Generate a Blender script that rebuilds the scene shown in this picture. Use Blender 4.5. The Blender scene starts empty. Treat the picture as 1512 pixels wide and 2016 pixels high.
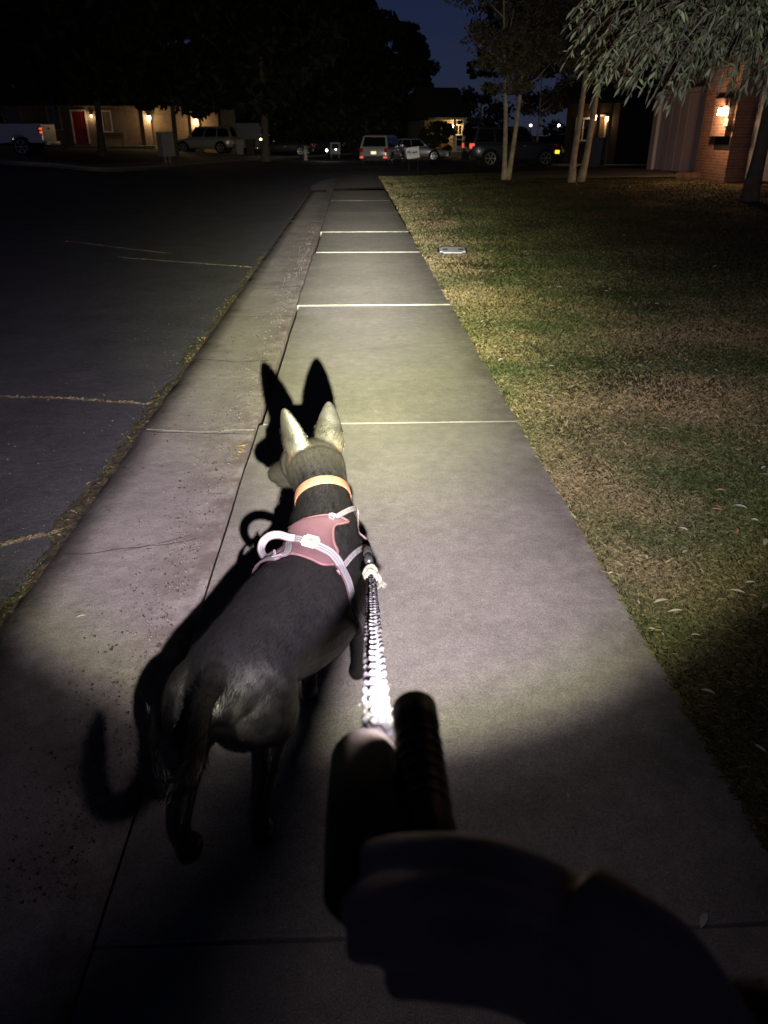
import bpy, bmesh, math, random
import numpy as np
from mathutils import Vector, Matrix, noise
from mathutils.bvhtree import BVHTree
random.seed(7); RNG = np.random.default_rng(7)
S = bpy.context.scene
COL = S.collection
R = math.radians
# ------------------------------------------------------------------ camera
TH = math.atan(744/1514); CH = 1.52; YAW = -R(2.17)
cam_d = bpy.data.cameras.new("camera"); cam = bpy.data.objects.new("camera", cam_d); COL.objects.link(cam)
cam.location = (0, 0, CH); cam.rotation_euler = (math.pi/2 - TH, 0, YAW)
cam_d.sensor_fit = 'HORIZONTAL'; cam_d.sensor_width = 36; cam_d.lens = 1514/1512*36
cam_d.clip_start = 0.02; cam_d.clip_end = 2000
cam_d.dof.use_dof = True; cam_d.dof.focus_distance = 2.2; cam_d.dof.aperture_fstop = 13.0
S.camera = cam
SKY = 1.0
# ------------------------------------------------------------------ world: the last blue of dusk
W = bpy.data.worlds.new("World"); S.world = W; W.use_nodes = True
wn = W.node_tree.nodes; wl = W.node_tree.links
gc = wn.new('ShaderNodeTexCoord'); gs = wn.new('ShaderNodeSeparateXYZ'); wl.new(gc.outputs['Generated'], gs.inputs[0])
gr = wn.new('ShaderNodeValToRGB'); ge = gr.color_ramp.elements; ge[0].position = 0; ge[0].color = (.020, .024, .042, 1); ge[1].position = .7; ge[1].color = (.0010, .0009, .0014, 1)
for p_, c_ in ((.10, (.012, .018, .046)), (.26, (.0052, .0095, .0330)), (.42, (.0016, .0020, .0050))): q_ = ge.new(p_); q_.color = (*c_, 1)
wl.new(gs.outputs[2], gr.inputs[0])
sky = wn.new('ShaderNodeTexSky'); sky.sky_type = 'NISHITA'; sky.sun_disc = False
sky.sun_elevation = R(-3); sky.sun_rotation = R(205); sky.altitude = 1600
hs = wn.new('ShaderNodeHueSaturation'); hs.inputs['Saturation'].default_value = 1.0
wl.new(sky.outputs[0], hs.inputs['Color'])
tn = wn.new('ShaderNodeMix'); tn.data_type = 'RGBA'; tn.blend_type = 'MULTIPLY'; tn.inputs[0].default_value = 1; tn.inputs[7].default_value = (.04, .06, .14, 1)
wl.new(hs.outputs[0], tn.inputs[6]); ad = wn.new('ShaderNodeMix'); ad.data_type = 'RGBA'; ad.blend_type = 'ADD'; ad.inputs[0].default_value = .05; wl.new(gr.outputs[0], ad.inputs[6]); wl.new(tn.outputs[2], ad.inputs[7]); wl.new(ad.outputs[2], wn['Background'].inputs['Color']); wn['Background'].inputs['Strength'].default_value = SKY
S.view_settings.view_transform = 'Standard'; S.view_settings.look = 'None'
S.view_settings.exposure = 0; S.view_settings.gamma = 1
S.render.engine = 'CYCLES'
FLASH = 135.0       # strength of the flashlight
HOUSE = 1.3        # factor on the house lamps

# ------------------------------------------------------------------ helpers: where things stand
def ray(u, v):
    a = (u-756)/1514; b = (1008-v)/1514
    x, y, z = a, math.cos(TH)+b*math.sin(TH), -math.sin(TH)+b*math.cos(TH)
    c, s = math.cos(YAW), math.sin(YAW)
    return Vector((x*c-y*s, x*s+y*c, z))
EYE = Vector((0, 0, CH))
def G(u, v, z=0.0):
    d = ray(u, v); return EYE + d*((z-CH)/d.z)
def C(u, v, dep): return EYE + ray(u, v)*dep
def sm(a, b, x):
    t = min(1, max(0, (x-a)/(b-a))); return t*t*(3-2*t)
ROADZ = -0.062
def terr(x, y):                       # height of the land above the near road surface
    z = 0.50*sm(6, 16, -x)*sm(18, 36, y)
    z += 0.55*math.exp(-((x-16)**2+(y-26)**2)/150.0)*sm(6, 16, y)
    z -= 0.16*sm(34, 52, y)*sm(9, 2, abs(x-1))
    return z
def GT(u, v, dz=0.0):                 # ground point under a direction, on the land itself
    z = 0.0
    for i in range(30):
        p = G(u, v, z)
        zn = terr(p.x, p.y)+dz
        z = 0.5*z+0.5*zn
    return G(u, v, z)
# ------------------------------------------------------------------ helpers: materials
def mat(name, c1, c2=None, rough=0.7, metal=0.0, scale=8.0, bump=0.0, bscale=None, detail=6, emit=None, es=0.0, spec=0.5, coords='Object', sheen=0.0, coat=0.0, aniso=None):
    m = bpy.data.materials.new(name); m.use_nodes = True
    nt = m.node_tree; n = nt.nodes; l = nt.links; b = n['Principled BSDF']
    b.inputs['Base Color'].default_value = (*c1, 1); b.inputs['Roughness'].default_value = rough
    b.inputs['Metallic'].default_value = metal; b.inputs['Specular IOR Level'].default_value = spec
    b.inputs['Sheen Weight'].default_value = sheen; b.inputs['Coat Weight'].default_value = coat
    if c2 is not None or bump:
        tc = n.new('ShaderNodeTexCoord'); 
        no = n.new('ShaderNodeTexNoise'); no.inputs['Scale'].default_value = scale; no.inputs['Detail'].default_value = detail
        src = tc.outputs[coords]
        if aniso:
            mp = n.new('ShaderNodeMapping'); mp.inputs['Scale'].default_value = aniso; l.new(src, mp.inputs[0]); src = mp.outputs[0]
        l.new(src, no.inputs['Vector'])
        if c2 is not None:
            cr = n.new('ShaderNodeValToRGB'); cr.color_ramp.elements[0].position = .35; cr.color_ramp.elements[1].position = .65
            cr.color_ramp.elements[0].color = (*c1, 1); cr.color_ramp.elements[1].color = (*c2, 1)
            l.new(no.outputs[0], cr.inputs[0]); l.new(cr.outputs[0], b.inputs['Base Color'])
        if bump:
            n2 = n.new('ShaderNodeTexNoise'); n2.inputs['Scale'].default_value = bscale or scale*4; n2.inputs['Detail'].default_value = 5
            l.new(src, n2.inputs['Vector'])
            bp = n.new('ShaderNodeBump'); bp.inputs['Strength'].default_value = 1; bp.inputs['Distance'].default_value = bump
            l.new(n2.outputs[0], bp.inputs['Height']); l.new(bp.outputs[0], b.inputs['Normal'])
    if emit is not None:
        b.inputs['Emission Color'].default_value = (*emit, 1); b.inputs['Emission Strength'].default_value = es
    return m
def ground_mat(name, c1, c2, speck, big=(0.9, 1.1), bump=0.002, stain=None, pits=0.0, bands=()):
    """mineral surface: fine grain + mid blotches + broad wear + scattered light/dark grains"""
    m = bpy.data.materials.new(name); m.use_nodes = True
    nt = m.node_tree; n = nt.nodes; l = nt.links; b = n['Principled BSDF']
    b.inputs['Roughness'].default_value = .9; b.inputs['Specular IOR Level'].default_value = .25
    tc = n.new('ShaderNodeTexCoord'); P = tc.outputs['Object']
    def noi(sc, det=6, ro=.6):
        x = n.new('ShaderNodeTexNoise'); x.inputs['Scale'].default_value = sc; x.inputs['Detail'].default_value = det; x.inputs['Roughness'].default_value = ro
        l.new(P, x.inputs['Vector']); return x.outputs[0]
    def ramp(i, stops):
        r = n.new('ShaderNodeValToRGB'); e = r.color_ramp.elements
        while len(e) < len(stops): e.new(.5)
        for k, (p, c) in enumerate(stops): e[k].position = p; e[k].color = (*c, 1)
        l.new(i, r.inputs[0]); return r.outputs[0]
    def mix(t, a, bb, fac=1.0, fs=None):
        x = n.new('ShaderNodeMix'); x.data_type = 'RGBA'; x.blend_type = t; x.inputs[0].default_value = fac
        if fs: l.new(fs, x.inputs[0])
        for s_, v_ in ((6, a), (7, bb)):
            if isinstance(v_, tuple): x.inputs[s_].default_value = (*v_, 1)
            else: l.new(v_, x.inputs[s_])
        return x.outputs[2]
    col = ramp(noi(2.2, 8), [(.3, c1), (.7, c2)])
    col = mix('MULTIPLY', col, ramp(noi(.45, 4), [(.3, (big[0],)*3), (.7, (big[1],)*3)]))
    col = mix('MULTIPLY', col, ramp(noi(14, 8, .75), [(.3, (.78,)*3), (.7, (1.18,)*3)]))
    col = mix('MULTIPLY', col, ramp(noi(220, 3, .8), [(.3, (.45,)*3), (.7, (1.55,)*3)]), .9)
    vo = n.new('ShaderNodeTexVoronoi'); vo.inputs['Scale'].default_value = 95; l.new(P, vo.inputs['Vector'])
    sp = ramp(vo.outputs['Distance'], [(.0, (1,)*3), (.12, (1,)*3), (.18, (0,)*3)])
    pick = ramp(noi(40, 2), [(.56, (0,)*3), (.6, (1,)*3)])
    col = mix('MIX', col, speck, 1, mix('MULTIPLY', sp, pick))
    if stain:
        col = mix('MIX', col, stain, 1, ramp(noi(1.3, 9, .7), [(.55, (0,)*3), (.68, (.75,)*3)]))
    if pits:
        v2 = n.new('ShaderNodeTexVoronoi'); v2.inputs['Scale'].default_value = 16; l.new(P, v2.inputs['Vector'])
        pp = ramp(v2.outputs['Distance'], [(.0, (1,)*3), (.10, (1,)*3), (.15, (0,)*3)])
        col = mix('MIX', col, (.03, .025, .022), 1, mix('MULTIPLY', pp, ramp(noi(3, 3), [(.55, (0,)*3), (.6, (pits,)*3)])))
    for (xa, xb, bc_, amt) in bands:      # dirt lying along one side: strongest at xa, gone by xb
        sx_ = n.new('ShaderNodeSeparateXYZ'); l.new(P, sx_.inputs[0]); mr_ = n.new('ShaderNodeMapRange'); mr_.inputs[1].default_value = xa; mr_.inputs[2].default_value = xb; mr_.inputs[3].default_value = amt; mr_.inputs[4].default_value = 0
        l.new(sx_.outputs[0], mr_.inputs[0]); col = mix('MIX', col, bc_, 1, mix('MULTIPLY', mr_.outputs[0], ramp(noi(5, 8, .75), [(.38, (0,)*3), (.58, (1,)*3)])))
    l.new(col, b.inputs['Base Color'])
    add = n.new('ShaderNodeMath'); add.operation = 'MULTIPLY_ADD'; l.new(noi(180, 4, .8), add.inputs[0]); add.inputs[1].default_value = .35
    l.new(noi(22, 6, .7), add.inputs[2])
    bp = n.new('ShaderNodeBump'); bp.inputs['Strength'].default_value = 1; bp.inputs['Distance'].default_value = bump
    l.new(add.outputs[0], bp.inputs['Height']); l.new(bp.outputs[0], b.inputs['Normal'])
    return m
def attr_mat(name, rough=.7, transl=0.0, spec=.3):   # base colour comes from a colour attribute "tint"
    m = bpy.data.materials.new(name); m.use_nodes = True
    n = m.node_tree.nodes; l = m.node_tree.links; b = n['Principled BSDF']
    a = n.new('ShaderNodeAttribute'); a.attribute_name = 'tint'; l.new(a.outputs['Color'], b.inputs['Base Color'])
    b.inputs['Roughness'].default_value = rough; b.inputs['Specular IOR Level'].default_value = spec
    return m
M = {}
# ------------------------------------------------------------------ helpers: objects
def tag(o, label=None, cat=None, group=None, kind=None):
    if label: o['label'] = label
    if cat: o['category'] = cat
    if group: o['group'] = group
    if kind: o['kind'] = kind
    return o
def thing(name, label, cat, loc=(0, 0, 0), rz=0, group=None):
    o = bpy.data.objects.new(name, None); COL.objects.link(o); o.empty_display_size = .2
    o.location = loc; o.rotation_euler = (0, 0, rz); return tag(o, label, cat, group)
def link(name, me, material, parent=None, smooth=False):
    o = bpy.data.objects.new(name, me); COL.objects.link(o)
    if material is not None: me.materials.append(material)
    if parent is not None: o.parent = parent
    if smooth: me.polygons.foreach_set('use_smooth', [True]*len(me.polygons))
    return o
def fin(name, bm, material, parent=None, smooth=False):
    me = bpy.data.meshes.new(name); bmesh.ops.recalc_face_normals(bm, faces=bm.faces[:]); bm.to_mesh(me); bm.free()
    return link(name, me, material, parent, smooth)
def pyd(name, v, f, material, parent=None, smooth=False):
    me = bpy.data.meshes.new(name); me.from_pydata([tuple(p) for p in v], [], f); me.update()
    return link(name, me, material, parent, smooth)
def bx(bm, x0, x1, y0, y1, z0, z1, bev=0.0):
    m4 = Matrix.Translation(((x0+x1)/2, (y0+y1)/2, (z0+z1)/2)) @ Matrix.Diagonal((x1-x0, y1-y0, z1-z0, 1))
    r = bmesh.ops.create_cube(bm, size=1, matrix=m4)
    if bev:
        es = list({e for v in r['verts'] for e in v.link_edges})
        bmesh.ops.bevel(bm, geom=es, offset=bev, segments=2, affect='EDGES', profile=.7)
def box(name, dims, material, parent=None, bev=0.0):
    bm = bmesh.new(); bx(bm, *dims, bev); return fin(name, bm, material, parent)
def tube(bm, pts, rads, seg=10, up=(0, 0, 1), cap=True, sq=None):
    """loft of ellipses through pts; rads = r or (side, vertical)"""
    pts = [Vector(p) for p in pts]; rings = []; n = len(pts)
    rads = rads if isinstance(rads, (list, tuple)) and len(rads) == n else [rads]*n
    for i, p in enumerate(pts):
        t = (pts[min(i+1, n-1)]-pts[max(i-1, 0)]).normalized()
        u = Vector(up)
        if abs(t.dot(u)) > .97: u = Vector((0, 1, 0)) if abs(t.y) < .9 else Vector((1, 0, 0))
        s = t.cross(u).normalized(); w = s.cross(t).normalized()
        r = rads[i]; a, b = (r, r) if not isinstance(r, (tuple, list)) else r
        rings.append([bm.verts.new(p + s*(a*math.cos(2*math.pi*k/seg)) + w*(b*math.sin(2*math.pi*k/seg))) for k in range(seg)])
    for i in range(n-1):
        for k in range(seg):
            bm.faces.new((rings[i][k], rings[i][(k+1) % seg], rings[i+1][(k+1) % seg], rings[i+1][k]))
    if cap:
        bm.faces.new(rings[0][::-1]); bm.faces.new(rings[-1])
    return rings
def cr(pts, k=6):                     # Catmull-Rom through points (any dimension)
    P = [np.array(p, float) for p in pts]; out = []
    for i in range(len(P)-1):
        a = P[i-1] if i else 2*P[0]-P[1]; b = P[i]; c = P[i+1]; d = P[i+2] if i+2 < len(P) else 2*P[-1]-P[-2]
        for j in range(k):
            t = j/k; out.append(.5*((2*b)+(-a+c)*t+(2*a-5*b+4*c-d)*t*t+(-a+3*b-3*c+d)*t**3))
    out.append(P[-1]); return out
def ball(bm, c, r, seg=14, rot=None):
    r = r if isinstance(r, (tuple, list)) else (r, r, r)
    m4 = Matrix.Translation(c) @ (rot.to_4x4() if rot is not None else Matrix.Identity(4)) @ Matrix.Diagonal((*r, 1))
    bmesh.ops.create_uvsphere(bm, u_segments=seg, v_segments=max(6, seg//2+2), radius=1, matrix=m4)
def cyl(bm, a, b, r, seg=16, r2=None):
    return tube(bm, [a, b], [r, r if r2 is None else r2], seg)
def numesh(name, V, F, material, parent=None, tint=None, fsize=3):
    me = bpy.data.meshes.new(name); V = np.asarray(V, np.float32); F = np.asarray(F, np.int32)
    me.vertices.add(len(V)); me.vertices.foreach_set('co', V.ravel())
    me.loops.add(F.size); me.loops.foreach_set('vertex_index', F.ravel())
    me.polygons.add(len(F)); me.polygons.foreach_set('loop_start', np.arange(0, F.size, fsize, dtype=np.int32))
    me.polygons.foreach_set('loop_total', np.full(len(F), fsize, np.int32))
    me.update(calc_edges=True)
    if tint is not None:
        a = me.color_attributes.new('tint', 'FLOAT_COLOR', 'POINT'); T = np.ones((len(V), 4), np.float32); T[:, :3] = tint
        a.data.foreach_set('color', T.ravel())
    return link(name, me, material, parent)
def dup(o, parent=None, loc=None, rz=None):
    c = o.copy(); COL.objects.link(c)
    if parent is not None: c.parent = parent
    for ch in list(o.children): dup(ch, c)
    if loc is not None: c.location = loc
    if rz is not None: c.rotation_euler = (0, 0, rz)
    return c

# ------------------------------------------------------------------ the flashlight's own light
LAMP_AZ, LAMP_EL = R(0.5), R(-5.0)
LAMP = C(816, 1395, .42)
def flashlight_lamp(parent):
    L = bpy.data.lights.new('beam', 'POINT'); L.shadow_soft_size = .0085; L.energy = 1000
    L.use_nodes = True; n = L.node_tree.nodes; l = L.node_tree.links; em = n['Emission']
    tc = n.new('ShaderNodeTexCoord'); sp = n.new('ShaderNodeSeparateXYZ'); l.new(tc.outputs['Normal'], sp.inputs[0])
    ac = n.new('ShaderNodeMath'); ac.operation = 'ARCCOSINE'
    ng = n.new('ShaderNodeMath'); ng.operation = 'MULTIPLY'; ng.inputs[1].default_value = BEAM_SIGN
    l.new(sp.outputs['Z'], ng.inputs[0]); l.new(ng.outputs[0], ac.inputs[0])
    dv = n.new('ShaderNodeMath'); dv.operation = 'DIVIDE'; dv.inputs[1].default_value = math.pi; l.new(ac.outputs[0], dv.inputs[0])
    fc = n.new('ShaderNodeFloatCurve'); l.new(dv.outputs[0], fc.inputs['Value'])
    cu = fc.mapping.curves[0]; prof = BEAM_PROFILE
    while len(cu.points) < len(prof): cu.points.new(.5, .5)
    for p, (a, i) in zip(cu.points, prof):
        p.location = (a/180, (math.log10(i)+3)/6); p.handle_type = 'VECTOR'
    fc.mapping.update()
    m1 = n.new('ShaderNodeMath'); m1.operation = 'MULTIPLY_ADD'; m1.inputs[1].default_value = 6; m1.inputs[2].default_value = -3; l.new(fc.outputs[0], m1.inputs[0])
    pw = n.new('ShaderNodeMath'); pw.operation = 'POWER'; pw.inputs[0].default_value = 10; l.new(m1.outputs[0], pw.inputs[1])
    ms = n.new('ShaderNodeMath'); ms.operation = 'MULTIPLY'; ms.inputs[1].default_value = FLASH/1000; l.new(pw.outputs[0], ms.inputs[0])
    l.new(ms.outputs[0], em.inputs['Strength'])
    rp = n.new('ShaderNodeValToRGB'); l.new(dv.outputs[0], rp.inputs[0]); e = rp.color_ramp.elements
    for a, c in BEAM_TINT[2:]: e.new(a/180)
    for el, (a, c) in zip(e, BEAM_TINT): el.position = a/180; el.color = (*c, 1)
    l.new(rp.outputs[0], em.inputs['Color'])
    o = bpy.data.objects.new('beam', L); COL.objects.link(o)
    d = Vector((math.sin(LAMP_AZ)*math.cos(LAMP_EL), math.cos(LAMP_AZ)*math.cos(LAMP_EL), math.sin(LAMP_EL)))
    o.location = LAMP + d*.006; o.rotation_euler = d.to_track_quat('-Z', 'Y').to_euler()
    return o, d
BEAM_SIGN = -1.0
BEAM_PROFILE = [(0, 300), (2, 250), (4, 160), (6, 96), (9, 52), (12, 31), (16, 16), (21, 7.4), (26, 4.7), (31, 3.4), (35, 2.4), (38, 1.4), (39.8, .6), (41.5, .13), (45, .052), (55, .033), (65, .024), (85, .02), (100, .02), (180, .01)]
BEAM_TINT = [(0, (1, .95, .82)), (6, (1, .95, .80)), (11, (1, .98, .63)), (17, (1, .95, .76)), (23, (1, .87, .93)), (33, (1, .87, .95)), (38, (1, .95, .75)), (41, (1, .88, .9)), (60, (1, .84, 1.0)), (180, (1, .7, .5))]
beam_o, BD = flashlight_lamp(None)

# ------------------------------------------------------------------ materials
M['asphalt'] = ground_mat('asphalt', (.125, .125, .145), (.18, .178, .20), (.8, .8, .8), bump=.009)
M['concrete'] = ground_mat('sidewalk concrete', (.30, .285, .255), (.36, .34, .305), (.5, .48, .43), bump=.0016, stain=(.23, .215, .19), big=(.82, 1.12), bands=((.98, .72, (.12, .10, .08), .75), (-.56, -.40, (.17, .15, .13), .5)))
M['gutter'] = ground_mat('gutter concrete', (.42, .385, .37), (.52, .475, .455), (.5, .47, .43), bump=.004, stain=(.27, .22, .20), pits=1.0, bands=((-.60, -.95, (.17, .13, .115), .8), (-1.27, -1.12, (.16, .13, .10), .6)))
M['driveway'] = ground_mat('driveway concrete', (.22, .19, .17), (.3, .27, .24), (.4, .38, .35), bump=.002, stain=(.16, .13, .11))
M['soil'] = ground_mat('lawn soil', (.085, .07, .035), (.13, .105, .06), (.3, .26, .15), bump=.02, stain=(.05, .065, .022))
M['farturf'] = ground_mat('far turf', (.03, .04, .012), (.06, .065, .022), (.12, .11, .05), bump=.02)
M['blade'] = attr_mat('grass blades', .55)
M['leaf'] = attr_mat('tree leaves', .6)
M['dark'] = mat('recess and shadow black', (.004, .004, .005), rough=.9)
M['crack'] = mat('crack filling', (.46, .41, .33), (.22, .19, .15), rough=.95, scale=60, bump=.004, bscale=180)

# ================================================================== SETTING
def ruled(name, A, B, nu, nv, zf, material, smooth=True):
    A = cr([(*p[:2],) for p in A], max(1, nu//(len(A)-1))) ; B = cr([(*p[:2],) for p in B], max(1, nu//(len(B)-1)))
    V = []; F = []; n = min(len(A), len(B))
    for i in range(n):
        for j in range(nv+1):
            t = j/nv; x = A[i][0]*(1-t)+B[i][0]*t; y = A[i][1]*(1-t)+B[i][1]*t; V.append((x, y, zf(x, y)))
    for i in range(n-1):
        for j in range(nv):
            a = i*(nv+1)+j; F.append((a, a+1, a+nv+2, a+nv+1))
    o = pyd(name, V, F, material, None, smooth)
    bm = bmesh.new(); bm.from_mesh(o.data); bmesh.ops.recalc_face_normals(bm, faces=bm.faces[:])
    if sum(f.normal.z for f in bm.faces) < 0: bmesh.ops.reverse_faces(bm, faces=bm.faces[:])
    bm.to_mesh(o.data); bm.free(); return tag(o, kind='structure')
# land to the horizon, a little below everything
ruled('ground', [(-600, -40), (600, -40)], [(-600, 1200), (600, 1200)], 2, 2, lambda x, y: -.9, M['farturf'])
ruled('road', [(-70, -4), (-70, 25)], [(-1.27, -4), (-1.27, 25)], 58, 100, lambda x, y: ROADZ+terr(x, y), M['asphalt'])
ruled('road_junction', [(-70, 25), (-70, 95)], [(70, 25), (70, 95)], 94, 140, lambda x, y: ROADZ+terr(x, y) - (.35*sm(-2, 2, x)*sm(40, 30, y)), M['asphalt'])

# sidewalk slabs with their lips
slabs = [(-3.5, 1.06, 0, 0), (1.06, 4.27, .003, .000), (4.27, 7.72, .0022, -.002), (7.72, 10.46, .0085, .004), (10.46, 11.52, .001, -.002), (11.52, 14.06, .0065, 0), (14.06, 17.6, .009, .002), (17.6, 21.0, .002, .004), (21.0, 24.9, .006, .008)]
XL, XR = -.565, .965
bm = bmesh.new()
for i, (y0, y1, z0, z1) in enumerate(slabs):
    xl0 = XL + (.02 if i == 2 else 0) + (.03 if i in (5,) else 0); xr = XR + random.uniform(-.006, .006)
    y0 += .004; y1 -= .004; nx = 14; ny = 14
    grid = []
    for a in range(ny+1):
        t = a/ny; row = []
        for b in range(nx+1):
            s = b/nx; x = xl0+(xr-xl0)*s; y = y0+(y1-y0)*t
            if a == 0 and 0 < b < nx: y += random.uniform(-.004, .004)
            if (b == nx or b == 0): x += .006*noise.noise((x*3, y*2.1, 0))
            z = z0+(z1-z0)*t + ((.0030*noise.noise((x*4, y0*3, 7))+.0016*noise.noise((x*23, y0*3, 7))) if a == 0 else 0)
            row.append(bm.verts.new((x, y, z)))
        grid.append(row)
    for a in range(ny):
        for b in range(nx): bm.faces.new((grid[a][b], grid[a][b+1], grid[a+1][b+1], grid[a+1][b]))
    edge = grid[0][:] + [grid[a][nx] for a in range(1, ny+1)] + grid[ny][nx-1::-1] + [grid[a][0] for a in range(ny-1, 0, -1)]
    low = [bm.verts.new((v.co.x, v.co.y, -.1)) for v in edge]
    for k in range(len(edge)): bm.faces.new((edge[k], low[k], low[(k+1) % len(edge)], edge[(k+1) % len(edge)]))
o = fin('sidewalk', bm, M['concrete']); tag(o, kind='structure')
bv = o.modifiers.new('b', 'BEVEL'); bv.width = .004; bv.segments = 2; bv.limit_method = 'ANGLE'; bv.angle_limit = R(50)
# far curving walk
far_l = [(-.56, 24.95), (-.50, 27.5), (-.1, 31), (1.2, 35), (4.0, 39), (9, 43)]
far_r = [(.98, 24.95), (1.05, 27), (1.5, 29.8), (2.9, 33), (5.6, 36.2), (10.5, 39.5)]
ruled('sidewalk_bend', far_l, far_r, 25, 4, lambda x, y: terr(x, y)-.02+.006*0, M['concrete'])

# rolled kerb and gutter: profile swept along the walk
prof = [(-.597, -.14), (-.597, -.050), (-.63, -.051), (-.72, -.050), (-.82, -.060), (-.92, -.064), (-1.10, -.058), (-1.262, -.052), (-1.27, -.16)]
ys = [-3.5+.12*i for i in range(int(31/.12))]
V = []; F = []
kj = [1.9, 4.55, 7.5, 10.3, 12.6, 15.4, 18.4, 21.4]
def curb_path(y): return 0 if y < 25.5 else -.02*(y-25.5)**2*.0
for i, y in enumerate(ys):
    for j, (x, z) in enumerate(prof):
        w = 0
        if j >= 6: w = .022*noise.noise((y*2.3, 3, 0))+.012*noise.noise((y*9, 1, 0))
        zz = z + .004*noise.noise((x*4, y*1.5, 2)) + (.004 if int(y/2.9) % 2 else 0)
        V.append((x+w+.006*math.sin(y*.8)*(j < 2), y, zz))
n = len(prof)
for i in range(len(ys)-1):
    for j in range(n-1): F.append((i*n+j, i*n+j+1, (i+1)*n+j+1, (i+1)*n+j))
o = pyd('kerb', V, F, M['gutter'], None, True); tag(o, kind='structure')
# far bend of the kerb
off = [(p[0]-.02, p[1]+.02) for p in far_l]; offo = [(-1.27, 24.9), (-1.3, 28.2), (-.75, 32.0), (.7, 36.2), (3.6, 40.3), (8.6, 44.3)]
ruled('kerb_bend', off, offo, 25, 4, lambda x, y: terr(x, y)-.055, M['gutter'])
# kerb joints: narrow dirt-filled strips lying on the gutter
M['joint'] = mat('joint mortar', (.85, .80, .70), (.6, .55, .48), rough=.95, scale=50); M['groove'] = mat('dark groove', (.05, .04, .035), (.09, .07, .06), rough=.95, scale=40)
bm = bmesh.new()
def gz(x):
    for (a, za), (b, zb) in zip(prof[1:-1], prof[2:]):
        if b <= x <= a: return za+(zb-za)*(x-a)/(b-a)
    return -.055
for yj in [4.30, 7.55, 10.35, 12.75, 16.3, 19.2]:
    xs = np.linspace(-1.24, -.60, 26); vs = []
    for x in xs:
        yy = yj + .02*noise.noise((x*3, yj, 0)) + (-.10*(x+.6)*.6)
        w = .007+.004*noise.noise((x*14, yj, 5))
        vs.append((bm.verts.new((x, yy-w, gz(x)+.007)), bm.verts.new((x, yy+w, gz(x)+.007))))
    for a, b in zip(vs, vs[1:]): bm.faces.new((a[0], b[0], b[1], a[1]))
tag(fin('kerb_joints', bm, M['joint']), kind='structure')
bm = bmesh.new()
for (xa, ya, xb, yb, wd) in [(-1.24, yj+.012, -.62, yj-.05, .005) for yj in (4.285, 7.535, 10.335)]+[(-1.22, 2.83, -.70, 2.94, .0028), (-.98, 2.86, -.72, 2.99, .002), (-1.2, 5.9, -.66, 5.82, .006), (-1.22, 8.9, -.62, 9.05, .009)]:
    vs = []
    for k in range(40):
        t = k/39; x = xa+(xb-xa)*t; y = ya+(yb-ya)*t+.03*noise.noise((x*5, ya, 3))+.008*noise.noise((x*25, ya, 3)); w = wd*(.4+1.1*abs(noise.noise((x*13, ya, 9))))
        vs.append((bm.verts.new((x, y-w, gz(x)+.0125)), bm.verts.new((x, y+w, gz(x)+.0125))))
    for a, b in zip(vs, vs[1:]): bm.faces.new((a[0], b[0], b[1], a[1]))
tag(fin('kerb_cracks', bm, M['groove']), kind='structure')
# grit washed along the gutter and over the road's edge
ng = 2600; gy = 1.2*(16/1.2)**RNG.uniform(0, 1, ng); gx = np.where(RNG.uniform(0, 1, ng) < .85, -.66-np.abs(RNG.normal(0, .13, ng)), -1.3-np.abs(RNG.normal(0, .35, ng))); gx = np.where((gx < -1.2) & (gx > -1.29), -1.3, gx)
gzv = np.array([gz(float(x))+.008 if x > -1.2 else ROADZ+.002 for x in gx]); gs_ = RNG.uniform(.0012, .0042, ng)
tet = np.array([[1, 1, 1], [-1, -1, 1], [-1, 1, -1], [1, -1, -1]], float); Vg = np.stack([gx, gy, gzv], 1)[:, None, :]+(tet[None]+RNG.uniform(-.4, .4, (ng, 4, 3)))*gs_[:, None, None]
Fg = (np.arange(ng)[:, None, None]*4+np.array([[0, 1, 2], [0, 3, 1], [0, 2, 3], [1, 3, 2]])[None]).reshape(-1, 3)
tag(numesh('gutter_grit', Vg.reshape(-1, 3), Fg, M['blade'], None, np.repeat(np.array([.26, .24, .215])*RNG.uniform(.25, 1.5, (ng, 1)), 4, axis=0)), 'loose grit scattered along the gutter and road edge', kind='stuff')
# cracks across the asphalt, filled with pale grit and dead grass
bm = bmesh.new(); CR = []
for (u0, v0, u1, v1, w) in ((-60, 779, 312, 797, .028), (235, 508, 510, 528, .03), (385, 458, 550, 467, .032), (130, 476, 330, 500, .008), (415, 393, 600, 403, .05), (330, 1045, -40, 1085, .006), (480, 360, 600, 352, .03), (90, 1380, -60, 1430, .006)):
    a = G(u0, v0, ROADZ); b = G(u1, v1, ROADZ); N = 60; vs = []; a.x = min(a.x, -1.28)
    b.x = min(b.x, -1.28)
    for k in range(N+1):
        t = k/N; p = a.lerp(b, t); p.y += .05*noise.noise((p.x*1.3, v0, 0))+.02*noise.noise((p.x*6, v0, 1))
        ww = w*(.5+.5*t)*(.6+.9*abs(noise.noise((p.x*7, v0, 2))))
        vs.append((bm.verts.new((p.x, p.y-ww/2, ROADZ+.005)), bm.verts.new((p.x, p.y+ww/2, ROADZ+.005)))); CR.append((p.x, p.y, ww))
    for q, r in zip(vs, vs[1:]): bm.faces.new((q[0], r[0], r[1], q[1]))
tag(fin('road_cracks', bm, M['crack']), kind='structure')
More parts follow.
